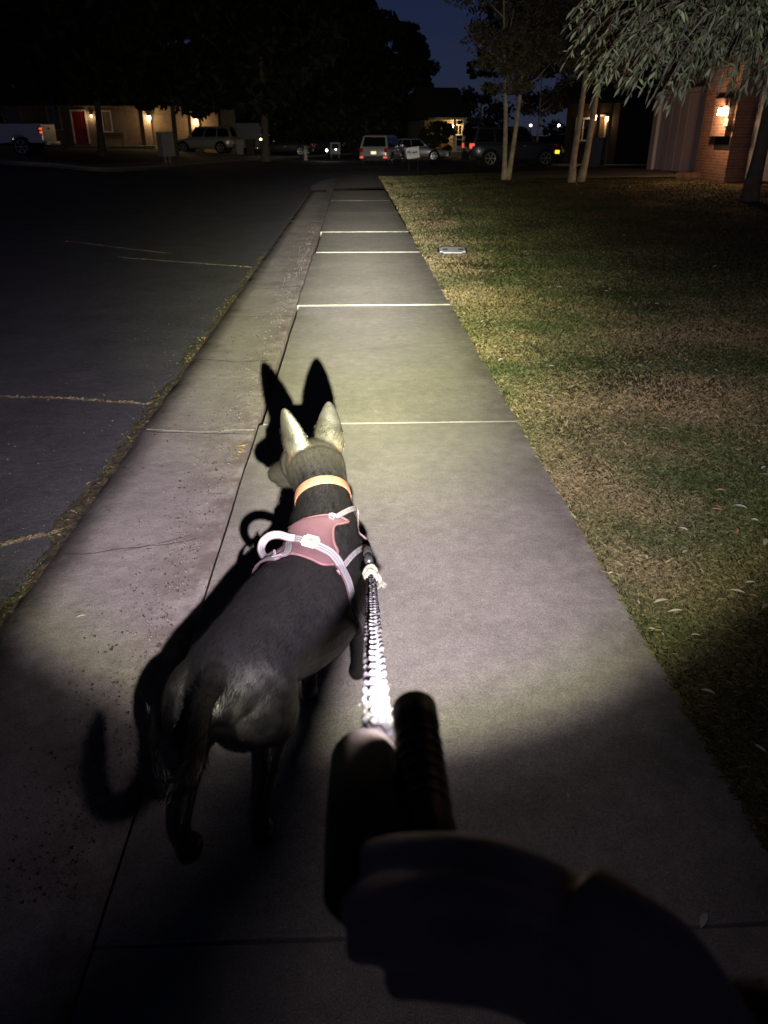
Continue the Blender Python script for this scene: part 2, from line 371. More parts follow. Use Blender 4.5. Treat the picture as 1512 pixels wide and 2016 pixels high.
# seam of grit between gutter and asphalt
bm = bmesh.new(); vs = []
for i in range(900):
    y = .6+i*.035
    a = -1.262+.022*noise.noise((y*2.3, 3, 0))+.012*noise.noise((y*9, 1, 0)) + .004
    w = .075+.07*noise.noise((y*1.7, 9, 0))+.045*noise.noise((y*8, 4, 0))
    vs.append((bm.verts.new((a, y, -.047)), bm.verts.new((a-w*.5, y, -.048+.006*noise.noise((y*20, 0, 0)))), bm.verts.new((a-max(.02, w), y, ROADZ+.003))))
for a, b in zip(vs, vs[1:]):
    bm.faces.new((a[0], b[0], b[1], a[1])); bm.faces.new((a[1], b[1], b[2], a[2]))
M['seam'] = mat('seam grit', (.05, .043, .032), (.19, .155, .10), rough=.95, scale=30, bump=.01, bscale=130)
tag(fin('gutter_seam', bm, M['seam']), kind='structure')

# lawn beside the walk
def lawnz(x, y): return -.006+terr(x, y)+.018*noise.noise((x*.9, y*.9, 0))*sm(1.0, 1.5, x)
ruled('lawn', [(.975, -3.5), (.985, 26.5)], [(30, -3.5), (30, 26.5)], 150, 140, lawnz, M['soil'])
ruled('lawn_far', [(1.07, 26.5), (1.6, 29.8), (3.0, 33), (5.7, 36.2), (10.6, 39.5)], [(30, 26.5), (30, 30), (30, 33), (30, 36), (30, 39.5)], 24, 60, lambda x, y: lawnz(x, y)-.004, M['farturf'])

def blades(name, X, Y, Z, H, Wd, tintc, material, kind='stuff', label=None, lay=.7):
    n = len(X); ang = RNG.uniform(0, 2*np.pi, n); la = RNG.uniform(0, 2*np.pi, n)
    ln = RNG.uniform(.15, lay, n)*H
    V = np.zeros((n, 4, 3), np.float32)
    cx, cy = np.cos(ang)*Wd/2, np.sin(ang)*Wd/2
    V[:, 0] = np.stack([X-cx, Y-cy, Z], 1); V[:, 1] = np.stack([X+cx, Y+cy, Z], 1)
    mx = X+np.cos(la)*ln*.4; my = Y+np.sin(la)*ln*.4
    V[:, 2] = np.stack([mx+cx*.7, my+cy*.7, Z+H*.65], 1)
    V[:, 3] = np.stack([X+np.cos(la)*ln*1.3, Y+np.sin(la)*ln*1.3, Z+H*RNG.uniform(.6, 1.0, n)], 1)
    idx = np.arange(n)[:, None]*4
    F = np.concatenate([idx+np.array([[0, 1, 2]]), idx+np.array([[0, 2, 3]])], 1).reshape(-1, 3)
    T = np.repeat(tintc, 4, axis=0)
    o = numesh(name, V.reshape(-1, 3), F, material, None, T)
    return tag(o, label, None, None, kind) if kind else o
def fnoise(X, Y, s, k=0):
    rs = np.random.default_rng(100+k); out = np.zeros_like(X)
    for o_ in range(4):
        for q in range(3):
            a = rs.uniform(0, 2*np.pi); f = s*(1.8**o_)*rs.uniform(.7, 1.3); out += np.sin((X*np.cos(a)+Y*np.sin(a))*f*2*np.pi+rs.uniform(0, 6.28))/(1.6**o_)
    return out/5.0
def terr_np(X, Y): return np.array([lawnz(float(x), float(y)) for x, y in zip(X, Y)])
n = 560000
tt = RNG.uniform(0, 1, n)**.95; Y = 1.0*(31/1.0)**tt               # denser near the viewer
X = .952 + (RNG.uniform(0, 1, n)**1.0)*np.minimum(.35+Y*.60, 11)
# sparse, worn patches
keep = (fnoise(X, Y, .55, 1)+.42+RNG.uniform(-.5, .5, n) > 0) | (X < 1.12)
X, Y = X[keep], Y[keep]; n = len(X); Z = terr_np(X, Y)
dry = np.clip(.40+fnoise(X, Y, .45, 2)*.75+RNG.uniform(-.28, .28, n), 0, 1)
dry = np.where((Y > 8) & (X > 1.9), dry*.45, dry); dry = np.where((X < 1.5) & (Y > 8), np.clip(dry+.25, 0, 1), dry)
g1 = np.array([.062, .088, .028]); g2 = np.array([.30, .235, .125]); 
T = g1*(1-dry[:, None])+g2*dry[:, None]; T *= RNG.uniform(.6, 1.5, (n, 1))*np.clip(.92-.22*np.clip((Y-5)/8, 0, 1)-.45*np.clip((X-2)/3, 0, 1), .3, 1)[:, None];  # tint dims with distance and rightward, beam falloff painted into the blades
H = RNG.uniform(.010, .030, n)*(1+.02*Y); Wd = RNG.uniform(.0015, .0030, n)*(1+.11*Y)
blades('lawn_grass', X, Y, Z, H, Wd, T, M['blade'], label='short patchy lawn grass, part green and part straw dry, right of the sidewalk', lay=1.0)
# weeds in the seam, cracks and along the walk's edge
n = 4200; Y = 1.2*(22/1.2)**RNG.uniform(0, 1, n); cl = fnoise(Y*0, Y, .8, 5); k = cl+RNG.uniform(-.6, .6, n) > .12; Y = Y[k]; n = len(Y)
X = -1.275-np.abs(RNG.normal(0, .035, n)); T = np.array([.15, .13, .055])*RNG.uniform(.5, 1.6, (n, 1))*np.where(RNG.uniform(0, 1, (n, 1)) > .5, [[1.3, 1.05, 1.2]], [[.7, 1.0, .6]])
blades('gutter_weeds', X, Y, np.full(n, -.054), RNG.uniform(.006, .020, n), RNG.uniform(.0015, .003, n)*(1+.04*Y), T, M['blade'], label='thin weeds growing in the seam between gutter and asphalt', lay=1.4)
CRn = np.array([c for c in CR for _ in range(9)]); n = len(CRn)
X = CRn[:, 0]+RNG.uniform(-.03, .03, n); Y = CRn[:, 1]+RNG.normal(0, .4, n)*CRn[:, 2]
blades('crack_grass', X, Y, np.full(n, ROADZ+.004), RNG.uniform(.004, .016, n), RNG.uniform(.002, .004, n), np.array([.34, .28, .17])*RNG.uniform(.5, 1.4, (n, 1)), M['blade'], label='dead straw grass lying in the road cracks', lay=2.0)
# ================================================================== DOG
def skinned(tubes, voxel, smooth_it=4, name='body'):
    bm = bmesh.new()
    for t in tubes: t(bm)
    bmesh.ops.recalc_face_normals(bm, faces=bm.faces[:])
    me = bpy.data.meshes.new(name+'_src'); bm.to_mesh(me); bm.free()
    o = bpy.data.objects.new(name+'_src', me); COL.objects.link(o)
    r = o.modifiers.new('r', 'REMESH'); r.mode = 'VOXEL'; r.voxel_size = voxel; r.use_smooth_shade = True
    k = o.modifiers.new('s', 'SMOOTH'); k.iterations = smooth_it; k.factor = .5
    dg = bpy.context.evaluated_depsgraph_get(); dg.update()
    out = bpy.data.meshes.new_from_object(o.evaluated_get(dg)); out.name = name
    bpy.data.objects.remove(o); bpy.data.meshes.remove(me)
    return out
def loft(pts, seg=20, k=5, up=(0, 0, 1)):      # pts: (x,y,z, side, vertical)
    def f(bm):
        P = cr(pts, k); tube(bm, [p[:3] for p in P], [(p[3], p[4]) for p in P], seg, up)
    return f
def blob(c, r, az=0, pitch=0):
    def f(bm): ball(bm, c, r, 20, (Matrix.Rotation(az, 3, 'Z') @ Matrix.Rotation(pitch, 3, 'X')))
    return f
HEAD = Vector((-.122, 2.045, .672)); NOSE = Vector((-.282, 2.215, .578))
hd = (NOSE-HEAD).normalized(); hside = hd.cross(Vector((0, 0, 1))).normalized(); hup = hside.cross(hd).normalized()
HAZ = math.atan2(-hd.x, hd.y)
def hp(f, s, u): return HEAD+hd*f+hside*s+hup*u
parts = [
 loft([(-.296, 1.235, .43, .03, .05), (-.294, 1.262, .452, .07, .075), (-.287, 1.30, .457, .098, .088), (-.270, 1.36, .459, .116, .098), (-.250, 1.43, .457, .118, .102), (-.222, 1.50, .449, .124, .118), (-.186, 1.59, .432, .142, .142), (-.143, 1.68, .424, .148, .154), (-.112, 1.76, .424, .140, .154), (-.092, 1.84, .440, .118, .138), (-.087, 1.90, .470, .090, .108), (-.085, 1.94, .49, .045, .06)], 28, 5),
 loft([(-.100, 1.72, .48, .10, .10), (-.094, 1.80, .535, .096, .088), (-.092, 1.87, .582, .083, .080), (-.096, 1.93, .618, .071, .076), (-.106, 1.985, .650, .077, .078), (-.118, 2.03, .668, .082, .075), (-.125, 2.055, .675, .05, .05)], 24, 5),
 # skull, cheeks, muzzle, jaw
 blob(hp(.0, 0, .0), (.084, .088, .071), HAZ), blob(hp(.045, 0, .008), (.071, .068, .060), HAZ),
 blob(hp(.022, .036, -.024), (.040, .056, .044), HAZ), blob(hp(.022, -.036, -.024), (.040, .056, .044), HAZ),
 loft([(*hp(.05, 0, .0), .052, .050), (*hp(.095, 0, -.006), .043, .042), (*hp(.135, 0, -.010), .038, .037), (*hp(.175, 0, -.012), .034, .033), (*hp(.205, 0, -.012), .029, .027), (*hp(.222, 0, -.010), .018, .016)], 18, 4),
 loft([(*hp(.05, 0, -.035), .034, .026), (*hp(.11, 0, -.040), .029, .020), (*hp(.17, 0, -.040), .024, .016), (*hp(.20, 0, -.036), .016, .012)], 14, 4),
 blob(hp(.062, .030, .030), (.014, .022, .012), HAZ), blob(hp(.062, -.030, .030), (.014, .022, .012), HAZ),
 # rump, thighs
 blob((-.222, 1.345, .410), (.080, .108, .112), R(-20)), blob((-.352, 1.335, .410), (.070, .104, .110), R(-20)),
 loft([(-.215, 1.35, .42, .072, .090), (-.206, 1.375, .34, .066, .080), (-.206, 1.385, .27, .040, .052), (-.212, 1.335, .215, .025, .032), (-.225, 1.275, .17, .018, .024), (-.232, 1.272, .12, .016, .018), (-.236, 1.285, .06, .017, .018), (-.238, 1.30, .03, .022, .020)], 16, 5, (0, 1, 0)),
 blob((-.283, 1.405, .438), (.114, .115, .096), R(-20)), blob((-.300, 1.32, .43), (.085, .07, .085), R(-20)),
 blob((-.150, 1.830, .030), (.024, .020, .028), 0), blob((-.250, 1.35, .012), (.010, .018, .012), 0), blob((-.228, 1.355, .012), (.010, .018, .012), 0),
 blob((-.239, 1.325, .024), (.028, .042, .022), 0),
 loft([(-.352, 1.33, .42, .068, .088), (-.366, 1.355, .34, .058, .078), (-.382, 1.355, .27, .038, .052), (-.39, 1.30, .215, .025, .032), (-.395, 1.235, .17, .018, .024), (-.397, 1.232, .12, .016, .018), (-.40, 1.245, .06, .017, .018), (-.402, 1.26, .03, .022, .020)], 16, 5, (0, 1, 0)),
 blob((-.403, 1.285, .024), (.028, .042, .022), 0),
 # shoulders and forelegs (left one lifting, its paw folded back)
 blob((-.165, 1.83, .44), (.055, .075, .105), R(-15)), blob((-.018, 1.85, .43), (.052, .075, .105), R(-10)),
 loft([(-.012, 1.86, .40, .044, .052), (-.006, 1.85, .31, .034, .042), (-.006, 1.865, .235, .025, .028), (-.008, 1.885, .15, .019, .021), (-.010, 1.895, .08, .017, .018), (-.010, 1.91, .035, .021, .019)], 14, 5, (0, 1, 0)),
 blob((-.010, 1.93, .024), (.026, .038, .021), 0),
 loft([(-.165, 1.84, .40, .044, .052), (-.165, 1.83, .31, .034, .042), (-.162, 1.865, .225, .026, .028), (-.160, 1.90, .155, .020, .022), (-.156, 1.885, .10, .019, .020), (-.153, 1.858, .062, .024, .020), (-.150, 1.835, .035, .020, .016)], 14, 5, (0, 1, 0)),
 # tail: out towards the viewer, its end hooked up to the left
 loft([(-.293, 1.30, .515, .034, .030), (-.300, 1.235, .532, .025, .024), (-.297, 1.15, .560, .019, .018), (-.285, 1.05, .580, .016, .016), (-.275, .965, .592, .0155, .0155), (-.288, .915, .598, .015, .015), (-.318, .905, .60, .015, .015), (-.345, .955, .60, .014, .014), (-.362, 1.02, .60, .012, .012), (-.372, 1.075, .60, .005, .005)], 12, 5, (0, .1, 1)),
]
def ear(base, tip, wide, facing):
    """cupped ear: a thick shell, back of the cup towards `facing`"""
    def f(bm):
        ax = tip-base; n = Vector(facing); n = (n-ax.normalized()*n.dot(ax.normalized())).normalized(); s = ax.normalized().cross(n)
        prof_ = [(-.12, .85), (0, 1.0), (.15, 1.06), (.32, 1.04), (.5, .96), (.68, .82), (.84, .58), (.95, .34), (1.0, .15)]
        outer = []; inner = []
        for t, w in prof_:
            a, b = [], []
            for j in range(9):
                q = (j-4)/4; ang = q*1.25*(1-.35*max(t, 0))
                rad = wide*w
                off = s*(math.sin(ang)*rad) + n*((math.cos(ang)-.75)*rad*.9)
                c = base+ax*t+off
                a.append(bm.verts.new(c+n*.0050)); b.append(bm.verts.new(c-n*.0050))
            outer.append(a); inner.append(b)
        for L_, rev in ((outer, 0), (inner, 1)):
            for i in range(len(L_)-1):
                for j in range(8):
                    q = (L_[i][j], L_[i][j+1], L_[i+1][j+1], L_[i+1][j]); bm.faces.new(q[::-1] if rev else q)
        for i in range(len(outer)-1):
            for j in (0, 8): bm.faces.new((outer[i][j], outer[i+1][j], inner[i+1][j], inner[i][j]))
        for i in (0, -1):
            for j in range(8): bm.faces.new((outer[i][j], outer[i][j+1], inner[i][j+1], inner[i][j]))
    return f
parts += [ear(Vector((-.080, 2.062, .715)), Vector((-.079, 2.150, .823)), .045, (-.05, -1, .55)),
          ear(Vector((-.172, 2.030, .715)), Vector((-.200, 2.055, .838)), .047, (-.55, -.65, .2))]
dme = skinned(parts, .0036, 7, 'dog_body')
# coat: black, browner on the head and neck, painted gloss streaks at the neck, whorls behind the thighs
vc = np.zeros(len(dme.vertices)*3, np.float32); dme.vertices.foreach_get('co', vc); vc = vc.reshape(-1, 3)
nmm = np.zeros(len(dme.vertices)*3, np.float32); dme.vertices.foreach_get('normal', nmm); nmm = nmm.reshape(-1, 3)
T = np.tile(np.array([.0050, .0046, .0052]), (len(vc), 1))
def blend(mask, c): 
    global T
    mask = np.clip(mask, 0, 1)[:, None]; T = T*(1-mask)+np.array(c)*mask
nz = fnoise(vc[:, 0]*18, vc[:, 1]*18+vc[:, 2]*14, 1.0, 11)
blend((vc[:, 1]-1.93)/.10, (.0225, .0205, .0170))                                      # head
blend(np.clip((vc[:, 2]-.745)/.04, 0, 1)*.9*np.clip(.5+nz*1.0, .05, 1), (.0120, .0114, .0114))                      # ears
blend(np.exp(-(((vc[:, 0]+.185)/.020)**2+((vc[:, 1]-2.02)/.03)**2+((vc[:, 2]-.70)/.045)**2))*(.6+nz), (.040, .030, .021))
blend(np.exp(-(((vc[:, 0]+.045)/.015)**2+((vc[:, 1]-2.05)/.03)**2+((vc[:, 2]-.71)/.03)**2)), (.034, .021, .016))
blend(np.exp(-(((vc[:, 1]-1.40)/.12)**2+((vc[:, 2]-.36)/.07)**2))*(vc[:, 0] > -.15)*.5, (.014, .009, .009))
def seg_d(a_, b_):
    a_, b_ = np.array(a_), np.array(b_); d_ = b_-a_; t_ = np.clip(((vc-a_)@d_)/(d_@d_), 0, 1); return np.linalg.norm(vc-(a_+t_[:, None]*d_), axis=1)
for a_, b_ in (((-.050, 2.06, .725), (-.040, 1.96, .665)), ((-.150, 2.03, .725), (-.158, 1.955, .665)), ((-.04, 1.96, .66), (-.075, 1.945, .685)), ((-.155, 1.955, .66), (-.12, 1.945, .68))):
    blend(np.exp(-(seg_d(a_, b_)/.011)**2)*np.clip(.65+nz, .1, 1)*.8, (.040, .038, .031))  # pale streaks painting the gloss down the neck sides
for (cx, cy, cz, rr) in ((-.205, 1.255, .44, .050), (-.375, 1.25, .43, .040)):     # whorls
    q = np.sqrt(((vc[:, 0]-cx)/1.0)**2+((vc[:, 2]-cz)/1.5)**2+((vc[:, 1]-cy)/1.3)**2); sp_ = np.sin(np.arctan2(vc[:, 2]-cz, vc[:, 0]-cx)*1+q*90)
    blend(np.exp(-((q-rr)/.020)**2)*np.clip(.45+.45*sp_+.5*nz, 0, 1)*.55, (.045, .043, .042))
blend(np.exp(-(((vc[:, 2]-.035)/.03)**2))*(vc[:, 1] > 1.7)*(vc[:, 0] < -.1)*(.5+.5*nz), (.05, .046, .042))
T *= np.where(vc[:, 1] < 1.22, .35, 1.0)[:, None]; T *= (1-.5*np.clip((vc[:, 2]-.735)/.02, 0, 1))[:, None]*np.where(vc[:, 2] > .75, np.clip(1+.9*nz, .5, 1.6), 1)[:, None]  # tail tint cut, painting in the shadow it lies in
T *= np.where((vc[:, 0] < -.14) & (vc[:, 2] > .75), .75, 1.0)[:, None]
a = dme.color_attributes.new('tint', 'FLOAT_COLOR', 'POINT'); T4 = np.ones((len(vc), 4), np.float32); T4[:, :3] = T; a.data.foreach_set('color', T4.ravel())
M['coat'] = attr_mat('black short coat', .42, spec=.5)
def _coat(m, bd=.0012):
    n = m.node_tree.nodes; l = m.node_tree.links; b = n['Principled BSDF']
    tc = n.new('ShaderNodeTexCoord'); mp = n.new('ShaderNodeMapping'); mp.inputs['Rotation'].default_value = (0, 0, R(-22)); mp.inputs['Scale'].default_value = (420, 60, 260)
    mp.vector_type = 'TEXTURE'; mp.inputs['Scale'].default_value = (1/420, 1/60, 1/260)
    no = n.new('ShaderNodeTexNoise'); no.inputs['Scale'].default_value = 1; no.inputs['Detail'].default_value = 3
    l.new(tc.outputs['Object'], mp.inputs[0]); l.new(mp.outputs[0], no.inputs['Vector'])
    n2 = n.new('ShaderNodeTexNoise'); n2.inputs['Scale'].default_value = 26; n2.inputs['Detail'].default_value = 4; l.new(tc.outputs['Object'], n2.inputs['Vector'])
    b1 = n.new('ShaderNodeBump'); b1.inputs['Distance'].default_value = .004; b1.inputs['Strength'].default_value = .5; l.new(n2.outputs[0], b1.inputs['Height'])
    b2 = n.new('ShaderNodeBump'); b2.inputs['Distance'].default_value = bd; l.new(no.outputs[0], b2.inputs['Height']); l.new(b1.outputs[0], b2.inputs['Normal'])
    l.new(b2.outputs[0], b.inputs['Normal'])
    b.inputs['Specular IOR Level'].default_value = .40; b.inputs['Sheen Weight'].default_value = .0; b.inputs['Sheen Roughness'].default_value = .4
    mr = n.new('ShaderNodeMapRange'); mr.inputs[3].default_value = .42; mr.inputs[4].default_value = .66; l.new(n2.outputs[0], mr.inputs[0]); l.new(mr.outputs[0], b.inputs['Roughness'])
_coat(M['coat'])
dog = thing('dog', 'black short-haired dog with upright ears walking ahead in a pink harness, head turned left', 'dog', (-.2, 1.6, 0))
OFF = Vector(dog.location)
def own(o, parent):                    # keep world-space coordinates under a placed parent
    o.parent = parent; o.matrix_parent_inverse = Matrix.Identity(4)
    w = Vector((0, 0, 0)); p = parent
    while p is not None: w += p.location; p = p.parent
    o.location = Vector(o.location)-w; return o
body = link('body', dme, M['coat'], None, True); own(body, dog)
tb = BVHTree.FromPolygons([v.co[:] for v in dme.vertices], [p.vertices[:] for p in dme.polygons])
def cast(u, v):
    h = tb.ray_cast(EYE, ray(u, v)); 
    return (h[0], h[1]) if h[0] else None
def near(p):
    h = tb.find_nearest(Vector(p)); return h[0], h[1]
# short hair standing proud of the coat (real tapered hairs, one mesh)
nf = len(dme.polygons); fa = np.zeros(nf*3, np.float32); dme.polygons.foreach_get('center', fa); fa = fa.reshape(-1, 3)
fnm = np.zeros(nf*3, np.float32); dme.polygons.foreach_get('normal', fnm); fnm = fnm.reshape(-1, 3)
def hairs(nh, ln, wd, pick, flow, tilt, name, colmul=1.0, lift=.25):
    idx = pick[RNG.integers(0, len(pick), nh)]; p = fa[idx]+RNG.normal(0, .0016, (nh, 3)); nn = fnm[idx]
    fl = flow(p); fl = fl-nn*np.sum(fl*nn, 1, keepdims=True); fl /= np.linalg.norm(fl, axis=1, keepdims=True)+1e-6
    d = fl+nn*(lift+RNG.uniform(-.1, .15, (nh, 1)))+RNG.normal(0, .16, (nh, 3)); d /= np.linalg.norm(d, axis=1, keepdims=True)
    s = np.cross(d, nn); s /= np.linalg.norm(s, axis=1, keepdims=True)+1e-6
    L_ = ln*RNG.uniform(.6, 1.2, (nh, 1)); V = np.stack([p-s*wd-nn*.0006, p+s*wd-nn*.0006, p+d*L_], 1).reshape(-1, 3)
    F = np.arange(nh*3).reshape(-1, 3)
    import bisect
    near_i = np.array([dme.polygons[int(i)].vertices[0] for i in idx]); cl_ = 1+1.3*np.clip(fnoise(p[:, 0]*55+p[:, 2]*40, p[:, 1]*9, 1.0, 21), -.6, 1.2); tc = T[near_i]*colmul*(cl_*RNG.uniform(.4, 1.9, nh))[:, None]
    o = numesh(name, V, F, M['hair'], None, np.repeat(tc, 3, axis=0)); return o
M['hair'] = attr_mat('dog hair', .34, spec=.75)
trunk = np.array([1, -1, 0])
def flow_body(p): return np.tile(np.array([[-.30, -.85, -.30]]), (len(p), 1))+(p[:, 1:2] > 2.03)*np.array([[0.1, .2, -.1]])
fur = hairs(190000, .013, .00034, np.nonzero((fa[:, 2] < .775))[0], flow_body, 0, 'coat_hair', 1.0, .10); own(fur, body); tag(fur, kind='stuff')
tailf = hairs(5200, .030, .00045, np.nonzero((fa[:, 1] < 1.25) & (fa[:, 2] > .50))[0], lambda p: np.where(p[:, 0:1] > -.305, np.array([[.05, -1, .1]]), np.array([[-.3, .9, .0]]))+0*p, 0, 'tail_hair', .9, .30); own(tailf, body); tag(tailf, kind='stuff')
ruff = hairs(9000, .024, .0004, np.nonzero((fa[:, 1] > 1.76) & (fa[:, 1] < 1.93) & (fa[:, 2] > .47))[0], flow_body, 0, 'neck_hair', 1.6, .30); own(ruff, body); tag(ruff, kind='stuff')
# eyes and nose
bm = bmesh.new(); ball(bm, hp(.073, -.040, .012), .0085, 14); own(fin('eye', bm, mat('dog eye', (.02, .012, .006), rough=.05)), dog)
bm = bmesh.new(); ball(bm, hp(.073, .040, .012), .0085, 14); own(fin('eye', bm, M.get('x') or bpy.data.materials['dog eye']), dog)
bm = bmesh.new(); ball(bm, hp(.222, 0, -.006), (.014, .011, .012), 14); own(fin('nose', bm, mat('dog nose', (.012, .011, .012), rough=.35, scale=200, bump=.0006), None, True), dog)
bm = bmesh.new()
for k in range(3):
    a0 = hp(.055+.01*random.random(), -.034, .038); d = (hup*.9-hside*(.4+.3*random.random())+hd*random.uniform(-.3, .6)).normalized()
    tube(bm, [a0, a0+d*.015, a0+d*.028+hd*.004], [.00035, .0003, .0001], 4)
own(fin('whiskers', bm, mat('whisker', (.06, .055, .05), rough=.4)), dog)
# ---- ribbon draped on the body
def ribbon(pts, w, thick, off, drape=True, k=8, updir=None, taper=None):
    """pts world points -> list of (center, side, normal)"""
    P = [Vector(p) for p in cr(pts, k)]; fr = []
    for i, p in enumerate(P):
        t = (P[min(i+1, len(P)-1)]-P[max(i-1, 0)]).normalized()
        if drape is True or (callable(drape) and drape(i/(len(P)-1))):
            q, n_ = near(p); p = q+n_*off
        else: n_ = Vector(updir) if updir is not None else Vector((0, 0, 1))
        n_ = (n_-t*n_.dot(t)).normalized(); fr.append([p, t.cross(n_).normalized(), n_, w*(taper(i/(len(P)-1)) if taper else 1)])
    for _ in range(2):
        ns = [f[2].copy() for f in fr]; ps = [f[0].copy() for f in fr]
        for i in range(1, len(fr)-1):
            fr[i][2] = (ns[i-1]+ns[i]*2+ns[i+1]).normalized(); fr[i][0] = (ps[i-1]+ps[i]*2+ps[i+1])/4
    return fr
def rib_mesh(bm, fr, s0=-1, s1=1, thick=.0016, lift=0.0):
    rows = []
    for p, s, n_, w in fr:
        a = p+s*(w*s0)+n_*lift; b = p+s*(w*s1)+n_*lift
        rows.append([bm.verts.new(a+n_*thick), bm.verts.new(b+n_*thick), bm.verts.new(b-n_*thick), bm.verts.new(a-n_*thick)])
    for r, q in zip(rows, rows[1:]):
        for j in range(4): bm.faces.new((r[j], r[(j+1) % 4], q[(j+1) % 4], q[j]))
    bm.faces.new(rows[0]); bm.faces.new(rows[-1][::-1])
M['leather'] = mat('tan collar leather', (.155, .072, .046), (.18, .085, .056), rough=.5, scale=60, bump=.0004, bscale=400)
M['mauve'] = mat('mauve harness fabric', (.043, .017, .023), (.056, .023, .030), rough=.85, scale=14, bump=.0012, bscale=420)
M['piping'] = mat('harness binding', (.085, .036, .043), (.07, .029, .035), rough=.8, scale=90, bump=.0006, bscale=500)
M['reflect'] = mat('silver reflective webbing', (.13, .13, .142), (.10, .10, .115), rough=.5, scale=900, spec=.3)
M['stitch'] = mat('stitching', (.03, .02, .025), rough=.9)
M['blackm'] = mat('black metal', (.018, .018, .02), rough=.28, metal=.0, spec=.7, scale=300, bump=.0003)
M['steel'] = mat('steel hardware', (.6, .6, .62), rough=.22, metal=1.0)
M['badge'] = mat('white rubber badge', (.27, .27, .25), rough=.5)
M['olive'] = mat('olive print', (.10, .085, .015), rough=.6)
# collar: ring round the neck just behind the skull
cax = (Vector((-.118, 2.03, .668))-Vector((-.092, 1.87, .582))).normalized(); cc = Vector((-.0945, 1.930, .617))
e1 = cax.cross(Vector((0, 0, 1))).normalized(); e2 = e1.cross(cax).normalized(); ringp = []
cl_off = lambda a: cc + e1*(.074*math.cos(a)) + e2*(.080*math.sin(a))
bm = bmesh.new(); rows = []
NS = 60
for k in range(NS):
    a = 2*math.pi*k/NS; c0 = cl_off(a); 
    row = []
    for w in (-.0135, .0135):
        h = tb.ray_cast(c0+cax*w+(c0-cc)*.8, -(c0-cc).normalized()); base = h[0] if h[0] and (h[0]-cc-cax*w).length < .12 else c0+cax*w
        base = c0*0.35+cax*w*.35+base*.65
        rad = (base-cc-cax*w).normalized(); row += [base+rad*.0035, base+rad*.0065]
    rows.append([bm.verts.new(q) for q in (row[0], row[1], row[3], row[2])])
for k in range(NS):
    r, q = rows[k], rows[(k+1) % NS]
    for j in range(4): bm.faces.new((r[j], q[j], q[(j+1) % 4], r[(j+1) % 4]))
collar = fin('collar', bm, M['leather'], None, True); own(collar, dog)
bmd = collar.modifiers.new('b', 'BEVEL'); bmd.width = .0012; bmd.segments = 2; bmd.limit_method = 'ANGLE'
q, n_ = near((-.172, 1.945, .60)); bm = bmesh.new()
for sgn in (-1, 1): tube(bm, [q+n_*.010-cax*.017+e2*.006*sgn, q+n_*.010+cax*.017+e2*.006*sgn], .0018, 8)
for sgn in (-1, 1): tube(bm, [q+n_*.010+cax*.017*sgn-e2*.006, q+n_*.010+cax*.017*sgn+e2*.006], .0018, 8)
own(fin('buckle', bm, M['blackm']), collar)
# ---- harness pad: patch lying over the withers
harness = bpy.data.objects.new('harness', None)
def curve2(pts, n): 
    P = cr(pts, 10); L_ = [0]
    for a_, b_ in zip(P, P[1:]): L_.append(L_[-1]+np.linalg.norm(b_-a_))
    out = []
    for i in range(n+1):
        t = L_[-1]*i/n; j = min(len(P)-2, int(np.searchsorted(L_, t, 'right'))-1); f_ = (t-L_[j])/max(1e-9, L_[j+1]-L_[j]); out.append(P[j]*(1-f_)+P[j+1]*min(1, f_))
    return out
# the pad's outline is given as points of sight on the dog's back and draped onto the surface
top = curve2([(586, 1033), (600, 1026), (622, 1020), (646, 1017), (668, 1021), (684, 1029)], 30)
bot = curve2([(536, 1095), (556, 1093), (585, 1095), (612, 1104), (634, 1114), (655, 1113)], 30)
lef = curve2([(586, 1033), (570, 1045), (557, 1067), (545, 1083), (536, 1095)], 34)
rig = curve2([(684, 1029), (672, 1032), (658, 1036), (654, 1049), (656, 1071), (663, 1090), (655, 1113)], 34)
nu, nv_ = 30, 34; grid = {}
for j in range(nv_+1):
    for i in range(nu+1):
        s_, t_ = i/nu, j/nv_
        p = (top[i]*(1-t_)+bot[i]*t_) + (lef[j]*(1-s_)+rig[j]*s_) - (top[0]*(1-s_)*(1-t_)+top[-1]*s_*(1-t_)+bot[0]*(1-s_)*t_+bot[-1]*s_*t_)
        h = cast(*p)
        if h is None:
            q_, n_ = near(C(p[0], p[1], 1.95)); h = (q_, n_)
        grid[i, j] = [h[0], h[1]]
for _ in range(3):
    g2_ = {k: [v[0].copy(), v[1].copy()] for k, v in grid.items()}
    for (i, j) in grid:
        nb = [(i+a_, j+b_) for a_, b_ in ((1, 0), (-1, 0), (0, 1), (0, -1)) if (i+a_, j+b_) in grid]
        if 0 < i < nu and 0 < j < nv_:
            grid[i, j][1] = sum((g2_[k][1] for k in nb), g2_[i, j][1]*2).normalized()
            grid[i, j][0] = (sum((g2_[k][0] for k in nb), Vector())/4+g2_[i, j][0])/2
bm = bmesh.new(); vt = {}; vb = {}
for (i, j), (p, n_) in grid.items():
    e = min(i, nu-i, j, nv_-j); puff = .009*(1-math.exp(-e/2.5)) + .0012*noise.noise((p.x*30, p.y*30, 0))
    vt[i, j] = bm.verts.new(p+n_*(.006+puff)); vb[i, j] = bm.verts.new(p+n_*.002)
for i in range(nu):
    for j in range(nv_):
        bm.faces.new((vt[i, j], vt[i+1, j], vt[i+1, j+1], vt[i, j+1])); bm.faces.new((vb[i, j], vb[i, j+1], vb[i+1, j+1], vb[i+1, j]))
for i in range(nu):
    for j in (0, nv_): bm.faces.new((vt[i, j], vt[i+1, j], vb[i+1, j], vb[i, j]))
for j in range(nv_):
    for i in (0, nu): bm.faces.new((vt[i, j], vt[i, j+1], vb[i, j+1], vb[i, j]))
harness = fin('harness', bm, M['mauve'], None, True); own(harness, dog)
